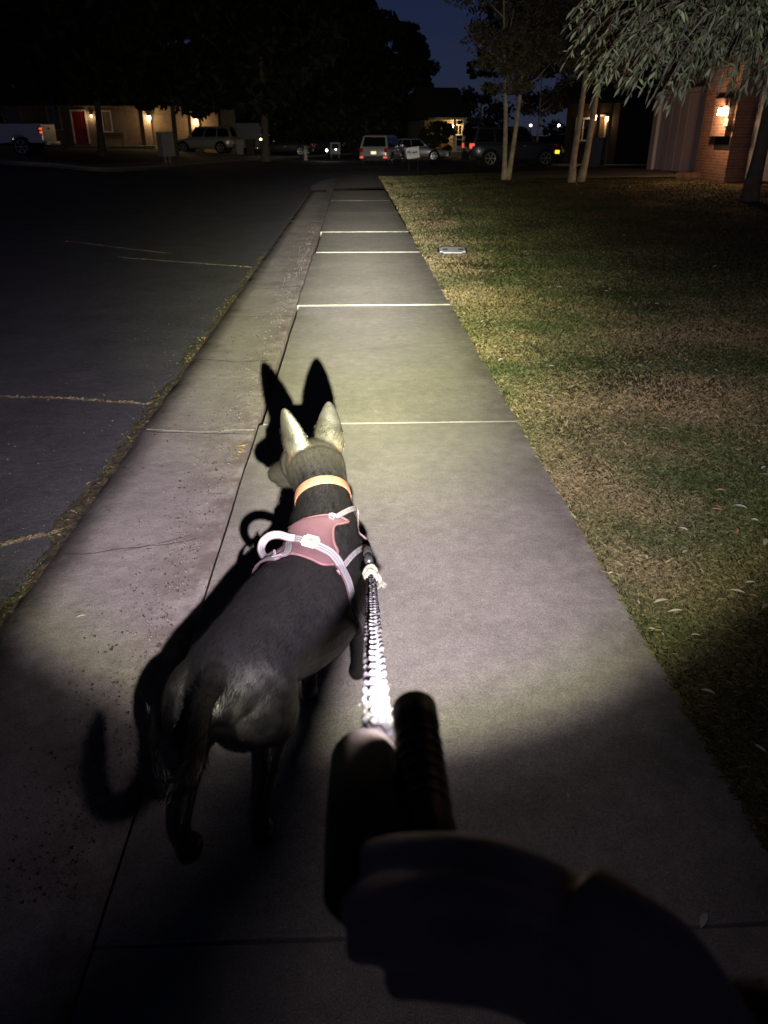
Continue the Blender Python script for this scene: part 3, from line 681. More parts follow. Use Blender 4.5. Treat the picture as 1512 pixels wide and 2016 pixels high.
# bound edge
bm = bmesh.new(); loop = [(i, 0) for i in range(nu)]+[(nu, j) for j in range(nv_)]+[(i, nv_) for i in range(nu, 0, -1)]+[(0, j) for j in range(nv_, 0, -1)]
lp = [grid[k][0]+grid[k][1]*.0065 for k in loop]; lp.append(lp[0]); tube(bm, lp, .0042, 8)
own(fin('binding', bm, M['piping'], None, True), harness)
def gp(u, v, lift=.012):
    h = cast(u, v); return h[0]+h[1]*lift if h else C(u, v, 1.9)
def strap(name, pts, w, parent, drape=True, off=.010, lift=.0018, stripes=True, taper=None, updir=None, base='mauve'):
    fr = ribbon(pts, w, .0016, off, drape, 8, updir, taper)
    bm = bmesh.new(); rib_mesh(bm, fr, -1, 1, .0018, 0); o = fin(name, bm, M[base], None, False); own(o, parent)
    if stripes:
        bm = bmesh.new()
        for a_, b_ in ((-.82, -.30), (-.22, .22), (.30, .82)): rib_mesh(bm, fr, a_, b_, .0006, .0022)
        own(fin('reflective_stripe', bm, M['reflect']), o)
        bm = bmesh.new()
        for c_ in (-.26, .26):
            for i in range(0, len(fr)-1):
                for f_ in (0, .5):
                    p0 = fr[i][0].lerp(fr[i+1][0], f_); p1 = fr[i][0].lerp(fr[i+1][0], f_+.28); s_, n_, w_ = fr[i][1], fr[i][2], fr[i][3]
                    tube(bm, [p0+s_*c_*w_+n_*.0030, p1+s_*c_*w_+n_*.0030], .0007, 4)
        own(fin('stitching', bm, M['stitch']), o)
    return o, fr
s1, fr1 = strap('strap', [gp(604, 1070), gp(628, 1082), gp(650, 1096), gp(664, 1116), gp(674, 1140), gp(682, 1165), gp(687, 1190), gp(687, 1190)+Vector((-.004, .02, -.05)), Vector((-.04, 1.78, .27))], .0135, harness, off=.014, taper=lambda t: 1.0)
s2, fr2 = strap('strap', [gp(604, 1070), gp(590, 1066), gp(577, 1067), gp(562, 1072), gp(545, 1084), gp(536, 1094), near((-.27, 1.76, .44))[0], near((-.245, 1.78, .33))[0]], .0105, harness, off=.014)
s3, fr3 = strap('strap', [gp(646, 1019), gp(662, 1021), near((-.020, 1.885, .60))[0], near((.006, 1.885, .565))[0], near((.03, 1.875, .53))[0], near((.04, 1.86, .51))[0], C(722, 1080, 1.835)], .0075, harness, off=.010)
s4, fr4 = strap('strap', [near((.02, 1.83, .47))[0], near((.02, 1.86, .40))[0], near((0, 1.92, .36))[0], near((-.08, 1.96, .36))[0], near((-.16, 1.92, .38))[0], near((-.19, 1.86, .44))[0], near((-.19, 1.83, .50))[0]], .010, harness, off=.010)
s5, fr5 = strap('strap', [near((-.04, 1.78, .27))[0], near((-.08, 1.76, .24))[0], near((-.15, 1.76, .25))[0], near((-.23, 1.77, .33))[0]], .012, harness, off=.008)
# carrying handle standing off the pad
hA = gp(590, 1067, .020); hB = gp(541, 1090, .016)
hpts = [hA, G(568, 1058, .600), G(549, 1053, .604), G(532, 1055, .604), G(519, 1065, .597), G(514, 1079, .578), G(517, 1091, .552), G(526, 1099, .530), hB]
fr = ribbon(hpts, .0105, .0016, 0, False, 8, Vector((.35, -.75, .55)))
bm = bmesh.new(); rib_mesh(bm, fr, -1, 1, .0018, 0); hnd = fin('handle', bm, M['mauve'], None, False); own(hnd, harness)
bm = bmesh.new()
for a_, b_ in ((-.82, -.28), (-.2, .2), (.28, .82)): rib_mesh(bm, fr, a_, b_, .0025, 0)
own(fin('reflective_stripe', bm, M['reflect']), harness)
# square white badge with a crescent bird-like mark
bc = gp(615, 1075, .0); _, bn = near(bc); bcx = (gp(637, 1083)-gp(593, 1069)).normalized(); bn = (bn-bcx*bn.dot(bcx)).normalized(); bcy = bn.cross(bcx).normalized()
bm = bmesh.new(); bmesh.ops.create_cube(bm, size=1, matrix=Matrix.Diagonal((.046, .034, .005, 1)))
bmesh.ops.bevel(bm, geom=[e for e in bm.edges if abs((e.verts[0].co-e.verts[1].co).z) > .003], offset=.006, segments=4, affect='EDGES')
mB = Matrix((bcx, bcy, bn)).transposed().to_4x4(); mB.translation = bc+bn*.021; bmesh.ops.transform(bm, matrix=mB, verts=bm.verts)
badge = fin('badge', bm, M['badge']); own(badge, harness)
bm = bmesh.new(); o1 = []; N = 16
for k in range(N+1):
    a_ = math.pi*(1.0+k/N); o1.append((.0085*math.cos(a_), .0075*math.sin(a_)))
i1 = [(.0085*math.cos(math.pi*(2-k/N)), .0030*math.sin(math.pi*(2-k/N))+.0012) for k in range(1, N)]
vv = [bm.verts.new(mB @ Vector((x_, y_+.008, .0032))) for x_, y_ in o1+i1]; bm.faces.new(vv)
own(fin('emblem', bm, M['olive']), badge)
# buckle slides and metal rings
def slide(p, n_, s, w, h_, name, m, parent):
    t = s.cross(n_).normalized(); bm = bmesh.new()
    for sg in (-1, 1): tube(bm, [p-s*w+t*h_*sg, p+s*w+t*h_*sg], .0018, 8); tube(bm, [p+s*w*sg-t*h_, p+s*w*sg+t*h_], .0018, 8)
    return own(fin(name, bm, m), parent)
for fr_, i_ in ((fr3, 4), (fr3, 18), (fr2, 34), (fr3, 40)):
    i_ = min(i_, len(fr_)-2); p, s, n_, w_ = fr_[i_]; slide(p+n_*.004, n_, s, w_*1.15, .006, 'slide', M['reflect'], harness)

# ================================================================== LEASH
CLIP = C(724, 1084, 1.83); K0 = C(729, 1127, 1.725)
leash = thing('leash', 'grey and white braided rope leash running from the dog harness back to the hand', 'leash', (0, 1.0, .9))
A0 = C(731, 1141, 1.70); A1 = C(742, 1448, .51)
d0 = (CLIP-A0).length
bm = bmesh.new(); cd = (CLIP-K0).normalized()
tube(bm, [CLIP+cd*.016, CLIP+cd*.008, CLIP-cd*.006, CLIP-cd*.016, CLIP-cd*.024], [.004, .0095, .0105, .0095, .006], 14)
own(fin('swivel_clip', bm, M['blackm'], None, True), leash)
bm = bmesh.new(); sd = cd.cross(Vector((0, 0, 1))).normalized(); su = sd.cross(cd)
pr = [CLIP-cd*.006+(sd*math.cos(a_)*.010-cd*(.012-.014*math.sin(a_)))+su*0 for a_ in np.linspace(0, 2*math.pi, 25)]; tube(bm, pr, .0022, 8)
own(fin('ring', bm, M['steel'], None, True), leash)
bm = bmesh.new(); tube(bm, [CLIP-cd*.022, CLIP-cd*.034, CLIP-cd*.046, CLIP-cd*.060, CLIP-cd*.066], [.0075, .0065, .0105, .0100, .006], 12); own(fin('clip_barrel', bm, M['blackm'], None, True), leash)
M['ropeA'] = mat('leash strand light', (.030, .029, .032), (.022, .021, .024), rough=.75, scale=300, bump=.0006, bscale=1500)
M['ropeB'] = mat('leash strand grey', (.009, .009, .010), (.012, .012, .013), rough=.75, scale=300, bump=.0006, bscale=1500)
M['ropeC'] = mat('leash strand silver', (.030, .029, .032), (.022, .021, .024), rough=.75, scale=300, bump=.0006, bscale=1500)
M['ropeY'] = mat('leash knot yarn', (.16, .15, .11), (.09, .088, .08), rough=.85, scale=200, bump=.0006, bscale=1200)
# the braid: strands circling both ways, passing over and under each other
Lr = (A1-A0).length; rd = (A1-A0).normalized(); rs = rd.cross(Vector((0, 0, 1))).normalized(); ru = rs.cross(rd).normalized()
H0 = C(718, 1502, .419); RPTS = cr([A0, A0.lerp(A1, .5), A0.lerp(A1, .85), A1, H0], 24); _ln = np.concatenate([[0], np.cumsum([np.linalg.norm(b_-a_) for a_, b_ in zip(RPTS, RPTS[1:])])])
def rp(t):
    s_ = t*_ln[-1]; j = min(len(RPTS)-2, max(0, int(np.searchsorted(_ln, s_, 'right'))-1)); f_ = (s_-_ln[j])/(_ln[j+1]-_ln[j]); return Vector(RPTS[j]*(1-f_)+RPTS[j+1]*f_)
Lr = float(_ln[-1])
bm = bmesh.new(); tube(bm, [rp(t) for t in np.linspace(0, 1, 90)], .0046, 10); own(fin('rope_core', bm, M['ropeB'], None, True), leash)
# plait of slanted stitches, left and right leaning in turn, over a dark core
def plait(name, mm, sel):
    bm = bmesh.new(); step = .031; nst = int(Lr/step)
    for k in range(nst):
        t = (k+.5)/nst; c = rp(t); rd = (rp(min(1, t+.01))-rp(max(0, t-.01))).normalized(); rs = rd.cross(Vector((0, 0, 1))).normalized(); ru = rs.cross(rd).normalized()
        for j in range(4):
            if (j % 2) != sel: continue
            a_ = math.pi/4+math.pi/2*j; rad_ = rs*math.cos(a_)+ru*math.sin(a_); tan_ = rad_.cross(rd).normalized(); sl = 1 if j % 2 == 0 else -1
            ax_ = (rd*.88+tan_*.52*sl).normalized(); w_ = ax_.cross(rad_).normalized(); rot = Matrix((ax_, w_, rad_)).transposed()
            bmesh.ops.create_icosphere(bm, subdivisions=2, radius=1, matrix=Matrix.Translation(c+rad_*.0044) @ rot.to_4x4() @ Matrix.Diagonal((.0200*random.uniform(.85, 1.1), .0042*random.uniform(.8, 1.12), .0036, 1)))
    own(fin(name, bm, M[mm], None, True), leash)
plait('left_plait', 'ropeA', 0); plait('right_plait', 'ropeC', 1)
# knot at the dog's end, with a frayed tail
bm = bmesh.new(); kr = random.Random(3)
for q_ in range(3):
    ax1 = Vector((kr.uniform(-1, 1), kr.uniform(-.4, .4), kr.uniform(-1, 1))).normalized(); e_ = ax1.cross(cd).normalized()
    tube(bm, [K0-cd*(.010*q_)+(e_*math.cos(a_)+ax1*math.sin(a_))*(.0130-.001*q_)+cd*.008*math.sin(2*a_) for a_ in np.linspace(0, 2*math.pi, 22)], .0058, 8)
tube(bm, [K0+sd*.004, K0+sd*.014-cd*.006, K0+sd*.020-cd*.020-su*.004, K0+sd*.021-cd*.032-su*.012], [.006, .0058, .0055, .004], 10)
for q_ in range(60):
    a_ = K0+sd*.021-cd*.030-su*.010; d_ = (-cd*kr.uniform(.3, 1)+sd*kr.uniform(-.5, .8)+su*kr.uniform(-.8, .5)).normalized()
    tube(bm, [a_, a_+d_*kr.uniform(.008, .02)], [.0006, .0003], 4)
own(fin('knot', bm, M['ropeY'], None, True), leash)
# loose dog hairs caught on the rope
bm = bmesh.new()
for k in range(40):
    t = 1-abs(random.gauss(0, .10)) if random.random() < .75 else random.random(); t = max(.1, min(.99, t)); p = rp(t); a_ = random.uniform(-math.pi, math.pi)
    d_ = (rs*math.cos(a_)+ru*math.sin(a_)*.6+rd*random.uniform(-.5, .6)).normalized(); ln = random.uniform(.004, .012)
    q_ = p+d_*.006; tube(bm, [q_, q_+d_*ln*.5, q_+d_*ln+rd*random.uniform(-.005, .005)], [.00016, .00013, .00006], 4)
tag(own(fin('rope_fuzz', bm, mat('pale hair', (.08, .08, .08), rough=.5)), leash), kind='stuff')
# thick padded black grip the rope runs into, with its stitched cuff
H1 = C(718, 1610, .345); H2 = C(722, 1760, .30)
M['grip'] = mat('black neoprene', (.004, .004, .0045), (.006, .0055, .006), rough=.9, scale=50, bump=.001, bscale=600)
bm = bmesh.new(); P_ = cr([(*(H0+(H0-H1)*.02), .004), (*H0, .0172), (*(H0.lerp(H1, .1)), .0185), (*H1, .0175), (*H2, .017)], 6); tube(bm, [p[:3] for p in P_], [float(p[3]) for p in P_], 22)
own(fin('grip', bm, M['grip'], None, True), leash)
M['cuff'] = mat('cuff thread', (.3, .24, .2), (.22, .2, .3), rough=.8, scale=120)
bm = bmesh.new(); ha = (H0-H1).normalized(); hs_ = ha.cross(Vector((0, 0, 1))).normalized(); hu = hs_.cross(ha)
for ring, rr_, dz in ((26, .0158, .002), (20, .0120, .006), (15, .0090, .011)):
    for k in range(ring):
        a_ = 2*math.pi*(k+.5*ring % 2)/ring; ball(bm, H0+ha*dz+(hs_*math.cos(a_)+hu*math.sin(a_))*rr_, (.0024, .0020, .0020), 8)
own(fin('cuff', bm, M['cuff'], None, True), leash)
bm = bmesh.new(); P_ = [H0+ha*.001, H0.lerp(A1, .12), H0.lerp(A1, .35), H0.lerp(A1, .7), A1]; tube(bm, P_, [.0158, .0150, .0120, .0092, .0070], 18); own(fin('cuff_core', bm, M['ropeB'], None, True), leash)

# ================================================================== FLASHLIGHT
fl = thing('flashlight', 'slim black metal flashlight held in the hand beside the leash, throwing the beam', 'flashlight', tuple(LAMP-BD*.06))
M['fl'] = mat('black anodised metal', (.006, .006, .0065), rough=.42, spec=.3, scale=100, bump=.0002)
bm = bmesh.new(); st = [(.0, .0108), (-.0008, .0122), (-.018, .0122), (-.022, .0118), (-.085, .0120), (-.088, .0126), (-.120, .0126), (-.124, .0115)]
tube(bm, [LAMP+BD*a_ for a_, _ in st], [b_ for _, b_ in st], 32)
for k in range(6): 
    c_ = -.030-.009*k; tube(bm, [LAMP+BD*c_, LAMP+BD*(c_-.002)], .01222, 32)
own(fin('barrel', bm, M['fl'], None, True), fl)
bm = bmesh.new(); tube(bm, [LAMP+BD*.0004, LAMP+BD*.0015], .0100, 24)
own(fin('lens', bm, mat('flashlight lens', (.9, .9, .9), rough=.1, emit=(1, .95, .9), es=30)), fl)
beam_o.parent = fl; beam_o.location = Vector(beam_o.location)-Vector(fl.location)

# ================================================================== PERSON (hand and forearm that hold both)
pers = thing('person', 'right hand and sleeved forearm of the walker gripping the flashlight and leash handle', 'person', tuple(C(1250, 1950, .28)))
def fing(pts): return loft([(*C(u, v, d), r_, r_) for (u, v, d, r_) in pts], 16, 5)
hparts = [
 fing([(1115, 1790, .275, .0125), (1065, 1745, .262, .0100), (960, 1705, .252, .0092), (850, 1690, .262, .0086), (760, 1690, .290, .0082), (705, 1700, .330, .0072)]),
 fing([(1130, 1880, .262, .0125), (1060, 1815, .250, .0102), (940, 1780, .240, .0095), (820, 1770, .250, .0088), (735, 1775, .280, .0084), (690, 1790, .318, .0074)]),
 fing([(1150, 1965, .255, .0120), (1060, 1890, .243, .0098), (940, 1858, .233, .0090), (830, 1850, .243, .0084), (750, 1850, .272, .0080), (710, 1862, .305, .0070)]),
 fing([(1170, 2040, .250, .0105), (1080, 1975, .240, .0086), (980, 1935, .232, .0078), (880, 1925, .240, .0074), (815, 1925, .262, .0070), (785, 1935, .286, .0060)]),
 fing([(1190, 2000, .30, .0150), (1060, 1960, .325, .0125), (930, 1850, .352, .0105), (830, 1760, .360, .0098), (770, 1715, .362, .0080)]),
 loft([(*C(1085, 1830, .275), .018, .040), (*C(1160, 1900, .268), .020, .042), (*C(1260, 1985, .268), .019, .036), (*C(1370, 2080, .270), .018, .028), (*C(1500, 2200, .272), .020, .026), (*C(1750, 2450, .28), .028, .030), (*C(2100, 2800, .29), .034, .036)], 20, 5),
]
hme = skinned(hparts, .0022, 4, 'hand'); M['skin'] = mat('skin', (.52, .34, .26), (.46, .28, .21), rough=.55, scale=120, bump=.0004, bscale=700)
own(link('body', hme, M['skin'], None, True), pers)
M['sleeve'] = mat('dark fleece sleeve', (.016, .013, .013), (.026, .02, .019), rough=1, scale=60, bump=.003, bscale=260, sheen=.2)
bm = bmesh.new(); P_ = cr([(*C(1400, 2085, .268), .030, .038), (*C(1450, 2130, .268), .034, .042), (*C(1560, 2240, .272), .046, .052), (*C(1800, 2480, .28), .052, .058), (*C(2150, 2850, .29), .06, .065)], 6)
tube(bm, [p[:3] for p in P_], [(p[3], p[4]) for p in P_], 28, cap=False)
sl = fin('sleeve', bm, M['sleeve'], None, True); own(sl, pers); sd_ = sl.modifiers.new('s', 'SOLIDIFY'); sd_.thickness = .004
# ================================================================== FAR SETTING
def lotz(x, y): return ROADZ+.13+terr(x, y)
M['kerbfar'] = mat('kerb concrete', (.30, .28, .25), (.22, .2, .18), rough=.9, scale=3)
def pt(u, v, dz=0): p = GT(u, v, dz); return (p.x, p.y)
kf = [pt(-330, 300, ROADZ+.13), pt(-120, 306, ROADZ+.13), pt(0, 315, ROADZ+.13), pt(110, 322, ROADZ+.13), pt(205, 330, ROADZ+.13), pt(300, 326, ROADZ+.13), pt(400, 318, ROADZ+.13), pt(520, 310, ROADZ+.13), pt(650, 304, ROADZ+.13), pt(745, 299, ROADZ+.13), pt(860, 305, ROADZ+.13)]
kb = [(kf[0][0]-20, 100)] + [(x*1.4, 100) for x, y in kf[1:-1]] + [(kf[-1][0]+6, 100)]
M['turf'] = ground_mat('yard turf', (.05, .065, .02), (.09, .09, .035), (.15, .13, .06), bump=.02)
ruled('yards', kf, kb, 60, 40, lotz, M['turf'])
bm = bmesh.new(); P_ = cr([(x, y) for x, y in kf], 10); rows = []
for i, p in enumerate(P_):
    t = P_[min(i+1, len(P_)-1)]-P_[max(i-1, 0)]; t = t/np.linalg.norm(t); n_ = np.array([t[1], -t[0]]); z = lotz(*p)
    row = []
    for o_, dz in ((.30, -.14), (.28, -.10), (.06, -.09), (.02, .012), (-.14, .02), (-1.25, .022), (-1.27, -.05)):
        q = p+n_*o_; row.append(bm.verts.new((q[0], q[1], lotz(*q)+dz)))
    rows.append(row)
for r, q in zip(rows, rows[1:]):
    for j in range(6): bm.faces.new((r[j], q[j], q[j+1], r[j+1]))
tag(fin('far_kerb', bm, M['kerbfar']), kind='structure')
# driveways
ruled('driveway', [pt(345, 321, ROADZ+.14), pt(520, 309, ROADZ+.14)], [pt(300, 290, ROADZ+.14), pt(500, 291, ROADZ+.14)], 10, 8, lambda x, y: lotz(x, y)+.02, M['driveway'])
ruled('driveway_left', [pt(-160, 304, ROADZ+.14), pt(60, 318, ROADZ+.14)], [pt(-160, 292, ROADZ+.14), pt(40, 296, ROADZ+.14)], 10, 8, lambda x, y: lotz(x, y)+.02, M['driveway'])
ruled('driveway_right', [(4.6, 38.6), (16, 41)], [(5.6, 44.5), (17, 47)], 12, 8, lambda x, y: terr(x, y)+.015, M['driveway'])
ruled('driveway_near', [pt(985, 353), pt(1150, 352), pt(1345, 350)], [pt(1010, 340), pt(1150, 334), pt(1290, 332)], 20, 8, lambda x, y: lawnz(x, y)+.035, M['driveway'])
ruled('yard_right', [(12.5, 39), (60, 39)], [(17, 52), (60, 52)], 20, 10, lambda x, y: terr(x, y)-.02, M['farturf'])
ruled('yard_beyond', [pt(860, 304, ROADZ+.13), (24, 62), (60, 62)], [(15, 110), (30, 110), (60, 110)], 20, 10, lambda x, y: lotz(x, y), M['farturf'])

# ================================================================== HOUSES
M['stucco'] = mat('beige stucco', (.17, .13, .092), (.22, .17, .122), rough=.95, scale=3, bump=.004, bscale=60)
M['taupe'] = mat('taupe siding', (.20, .165, .14), (.24, .20, .17), rough=.9, scale=2)
M['greyw'] = mat('blue grey painted wall', (.20, .20, .23), (.24, .24, .27), rough=.9, scale=2)
M['mauved'] = mat('painted garage door', (.62, .52, .50), (.68, .57, .55), rough=.75, scale=1.5)
M['roof'] = mat('dark shingles', (.03, .028, .027), (.05, .046, .042), rough=.95, scale=6, bump=.01, bscale=30)
M['trim'] = mat('white trim', (.70, .66, .58), rough=.6)
M['reddoor'] = mat('red painted door', (.20, .010, .014), (.25, .014, .018), rough=.4, scale=4)
M['glass'] = mat('dark window glass', (.008, .009, .011), rough=.06, spec=.8)
M['iron'] = mat('black iron', (.012, .012, .012), rough=.5)
M['wood'] = mat('weathered wood', (.10, .06, .035), (.15, .09, .055), rough=.8, scale=8)
def brickm(name, c1, c2, mort, sc=1.0):
    m = bpy.data.materials.new(name); m.use_nodes = True; n = m.node_tree.nodes; l = m.node_tree.links; b = n['Principled BSDF']
    tc = n.new('ShaderNodeTexCoord'); mp = n.new('ShaderNodeMapping'); mp.inputs['Rotation'].default_value = (R(90), 0, 0); l.new(tc.outputs['Object'], mp.inputs[0])
    br = n.new('ShaderNodeTexBrick'); br.inputs['Color1'].default_value = (*c1, 1); br.inputs['Color2'].default_value = (*c2, 1); br.inputs['Mortar'].default_value = (*mort, 1)
    br.inputs['Scale'].default_value = 4.2*sc; br.inputs['Mortar Size'].default_value = .028; br.inputs['Brick Width'].default_value = .9; br.inputs['Row Height'].default_value = .31
    l.new(mp.outputs[0], br.inputs['Vector']); no = n.new('ShaderNodeTexNoise'); no.inputs['Scale'].default_value = 7; no.inputs['Detail'].default_value = 6; l.new(tc.outputs['Object'], no.inputs['Vector'])
    mx = n.new('ShaderNodeMix'); mx.data_type = 'RGBA'; mx.blend_type = 'MULTIPLY'; mx.inputs[0].default_value = .8; l.new(br.outputs['Color'], mx.inputs[6]); l.new(no.outputs[0], mx.inputs[7])
    hs_ = n.new('ShaderNodeBrightContrast'); hs_.inputs['Bright'].default_value = .03; l.new(mx.outputs[2], hs_.inputs[0]); l.new(hs_.outputs[0], b.inputs['Base Color'])
    bp = n.new('ShaderNodeBump'); bp.inputs['Distance'].default_value = .015; bp.invert = True; l.new(br.outputs['Fac'], bp.inputs['Height']); l.new(bp.outputs[0], b.inputs['Normal']); b.inputs['Roughness'].default_value = .9
    return m
M['brick'] = brickm('red brick', (.38, .17, .115), (.24, .10, .07), (.46, .36, .29))
M['brickp'] = brickm('pale brick', (.55, .44, .33), (.48, .38, .28), (.25, .17, .12))
def bulb_mat(name, c, e): return mat(name, (.9, .85, .75), rough=.4, emit=c, es=e)
M['bulb'] = bulb_mat('lit lamp glass', (1, .62, .28), 9); M['bulbw'] = bulb_mat('bright lit lamp glass', (1, .70, .36), 26)
def point(name, loc, w, col, parent, r=.05):
    L = bpy.data.lights.new(name, 'POINT'); L.energy = w*HOUSE; L.color = col; L.shadow_soft_size = r
    o = bpy.data.objects.new(name, L); COL.objects.link(o); o.parent = parent; o.location = loc; return o
class House:
    """a wall line from A to B (world ground points); local x along the wall, y away from the viewer, z up"""
    def __init__(s, name, label, A, B, z):
        A = Vector((A[0], A[1], z)); B = Vector((B[0], B[1], z)); s.A = A; d = B-A; s.rz = math.atan2(d.y, d.x); s.L = d.length
        s.root = thing(name, label, 'house', A, s.rz); s.dx = d.normalized(); s.n = Vector((-s.dx.y, s.dx.x, 0))
    def at(s, u, v, y=0.0):               # where a sight line meets the facade (offset y)
        r = ray(u, v); P0 = s.A+s.n*y; t = (P0-EYE).dot(s.n)/r.dot(s.n); p = EYE+r*t-s.A
        return p.dot(s.dx), p.z
    def rect(s, u0, v0, u1, v1, y=0.0):
        um, vm = (u0+u1)/2, (v0+v1)/2
        return s.at(u0, vm, y)[0], s.at(u1, vm, y)[0], s.at(um, v1, y)[1], s.at(um, v0, y)[1]
    def box(s, name, x0, x1, y0, y1, z0, z1, m, parent=None, bev=0): return box(name, (x0, x1, y0, y1, z0, z1), M[m] if isinstance(m, str) else m, parent or s.root, bev)
    def roof(s, x0, x1, depth, z, rise, over=.6, name='roof'):
        bm = bmesh.new(); y0, y1 = -over, depth+over; zm = z+rise; ym = (y0+y1)/2
        vs = [bm.verts.new(p) for p in ((x0-over, y0, z), (x1+over, y0, z), (x1+over, y1, z), (x0-over, y1, z), (x0-over, ym, zm), (x1+over, ym, zm), (x0-over, y0, z+.18), (x1+over, y0, z+.18), (x1+over, y1, z+.18), (x0-over, y1, z+.18))]
        for f in ((0, 1, 7, 6), (6, 7, 5, 4), (4, 5, 8, 9), (9, 8, 2, 3), (3, 2, 1, 0)): bm.faces.new([vs[i] for i in f])
        bm.faces.new([vs[i] for i in (0, 6, 4, 9, 3)]); bm.faces.new([vs[i] for i in (1, 2, 8, 5, 7)])
        return fin(name, bm, M['roof'], s.root)
    def window(s, x0, x1, z0, z1, y=0.0, fr='trim', mull=1):
        f = bmesh.new(); w = .09
        bx(f, x0-w, x1+w, y-.06, y-.002, z1, z1+w); bx(f, x0-w, x1+w, y-.09, y-.002, z0-w, z0); bx(f, x0-w, x0, y-.06, y-.002, z0, z1); bx(f, x1, x1+w, y-.06, y-.002, z0, z1)
        for k in range(mull): xm = x0+(x1-x0)*(k+1)/(mull+1); bx(f, xm-.025, xm+.025, y-.05, y-.006, z0, z1)
        o = fin('window', f, M[fr], s.root); p = box('pane', (x0, x1, y-.02, y-.004, z0, z1), M['glass'], o); return o
    def lamp(s, x, z, w, col=(1, .62, .30), y=-.14, size=.09, m='bulb', ly=-.12):
        bm = bmesh.new(); bx(bm, x-.05, x+.05, y+.04, -.002, z-.04, z+.16); bx(bm, x-size*.95, x+size*.95, y-size*.95, y+size*.95, z+size*1.3, z+size*1.75); tube(bm, [(x, y, z+size*1.75), (x, y, z+size*2.6)], [size*.9, .01], 8)
        o = fin('wall_lamp', bm, M['iron'], s.root); b2 = bmesh.new(); tube(b2, [(x, y, z-size*1.2), (x, y, z-size*.4), (x, y, z+size*1.25)], [size*.45, size*.8, size*.85], 10)
        fin('lamp_glass', b2, M[m], o); point('lamp_light', (x, y+ly, z-.05), w, col, o, .06); return o
def doorset(h, x0, x1, z0, z1, mdoor, handle='steel', storm=True, hx=.88):
    f = bmesh.new(); w = .10
    bx(f, x0-w, x0, -.09, -.003, z0, z1+w); bx(f, x1, x1+w, -.09, -.003, z0, z1+w); bx(f, x0, x1, -.09, -.003, z1, z1+w)
    d = box('door', (x0, x1, -.04, -.004, z0, z1), M[mdoor], h.root); fr = fin('frame', f, M['trim'], d)
    bm = bmesh.new(); xx = x0+(x1-x0)*hx; bx(bm, xx-.05, xx+.05, -.09, -.045, z0+.98, z0+1.05); fin('handle', bm, M[handle], d); return d
# --- long beige house across the road, left
zL = .58
hA = G(-420, 296, zL-.0); 
H1 = House('bungalow', 'long beige bungalow across the road with red front door and two lit lamps', (-46, 61), (-19.2, 63), zL)
X0, _ = 0, 0; x_end = H1.at(432, 270)[0]; wt = 2.75
H1.box('wall', 0, x_end, 0, 8, -.6, wt, 'stucco'); H1.roof(0, x_end, 8, wt, 2.4, .7)
r = H1.rect(145, 219, 171, 283); doorset(H1, r[0], r[1], r[2], r[3], 'reddoor')
for q in ((-45, 205, -15, 250), (15, 206, 40, 250), (95, 209, 117, 254)):
    r = H1.rect(*q); H1.window(r[0], r[1], r[2], r[3], fr='taupe')
r = H1.rect(203, 220, 218, 258); H1.window(r[0], r[1], r[2], r[3], mull=0)
a_, _ = H1.at(176, 270); b_, _ = H1.at(190, 270)
H1.box('wall_panel', a_, H1.at(250, 270)[0], -.03, -.002, .1, wt-.3, 'taupe')
x0, _ = H1.at(150, 288); x1, _ = H1.at(312, 288); H1.box('porch_step', x0, x1, -1.7, -.003, -.35, .18, 'driveway'); H1.box('porch_step', x0-.3, x0+2.2, -2.4, -1.705, -.35, .02, 'driveway')
for u0, u1 in ((288, 302), (380, 395)):
    xa, _ = H1.at(u0, 270); xb, _ = H1.at(u1, 270); H1.box('pillar', xa, xb, -.38, -.003, -.3, wt-.02, 'brickp')
for ul, vl, wv in ((294, 233, 33), (386, 240, 40)):
    xl, zl_ = H1.at(ul, vl, -.4); o = H1.lamp(xl, zl_, wv, y=-.52, size=.13, m='bulbw', ly=-.30)
for u0, u1 in ((306, 374),):
    xa, _ = H1.at(u0, 270); xb, _ = H1.at(u1, 270); bm = bmesh.new()
    for k in range(4): bx(bm, xa, xb, -.05, -.004, .0+k*.56, .54+k*.56, .012)
    fin('garage_door', bm, M['stucco'], H1.root)
xa, za = H1.at(166, 240, -1.0); pl_ = H1.lamp(H1.at(180, 225)[0], 2.1, 9, y=-.14, size=.07)
# bench and pot on its porch
bench = thing('bench', 'dark wooden bench standing on the porch under the white-framed window', 'bench', H1.root.matrix_basis @ Vector((H1.at(225, 280)[0], -.7, .18)), H1.rz)
bm = bmesh.new(); [bx(bm, -.8, .8, -.22+.12*k, -.12+.12*k, .42, .45) for k in range(4)]; fin('seat', bm, M['wood'], bench)
bm = bmesh.new(); [bx(bm, -.8, .8, .25, .28, .5+.12*k, .59+.12*k) for k in range(3)]; fin('backrest', bm, M['wood'], bench)
for sx in (-.75, .75):
    for sy in (-.2, .25): box('leg', (sx-.03, sx+.03, sy-.03, sy+.03, 0, .42 if sy < 0 else .85), M['wood'], bench)
# --- grey house further along
H2 = House('garage_house', 'dark grey house beyond the silver car, its pale garage door unlit', (-17.3, 66), (-9.0, 67), .30)
H2.box('wall', 0, 8.4, 0, 8, -.6, 2.9, 'taupe'); H2.roof(0, 8.4, 8, 2.9, 2.2)
r = H2.rect(466, 242, 512, 291); bm = bmesh.new(); zz = r[2]
for k in range(4): bx(bm, r[0], r[1], -.06, -.004, zz+k*(r[3]-zz)/4+.01, zz+(k+1)*(r[3]-zz)/4, .012)
fin('garage_door', bm, M['greyw'], H2.root)
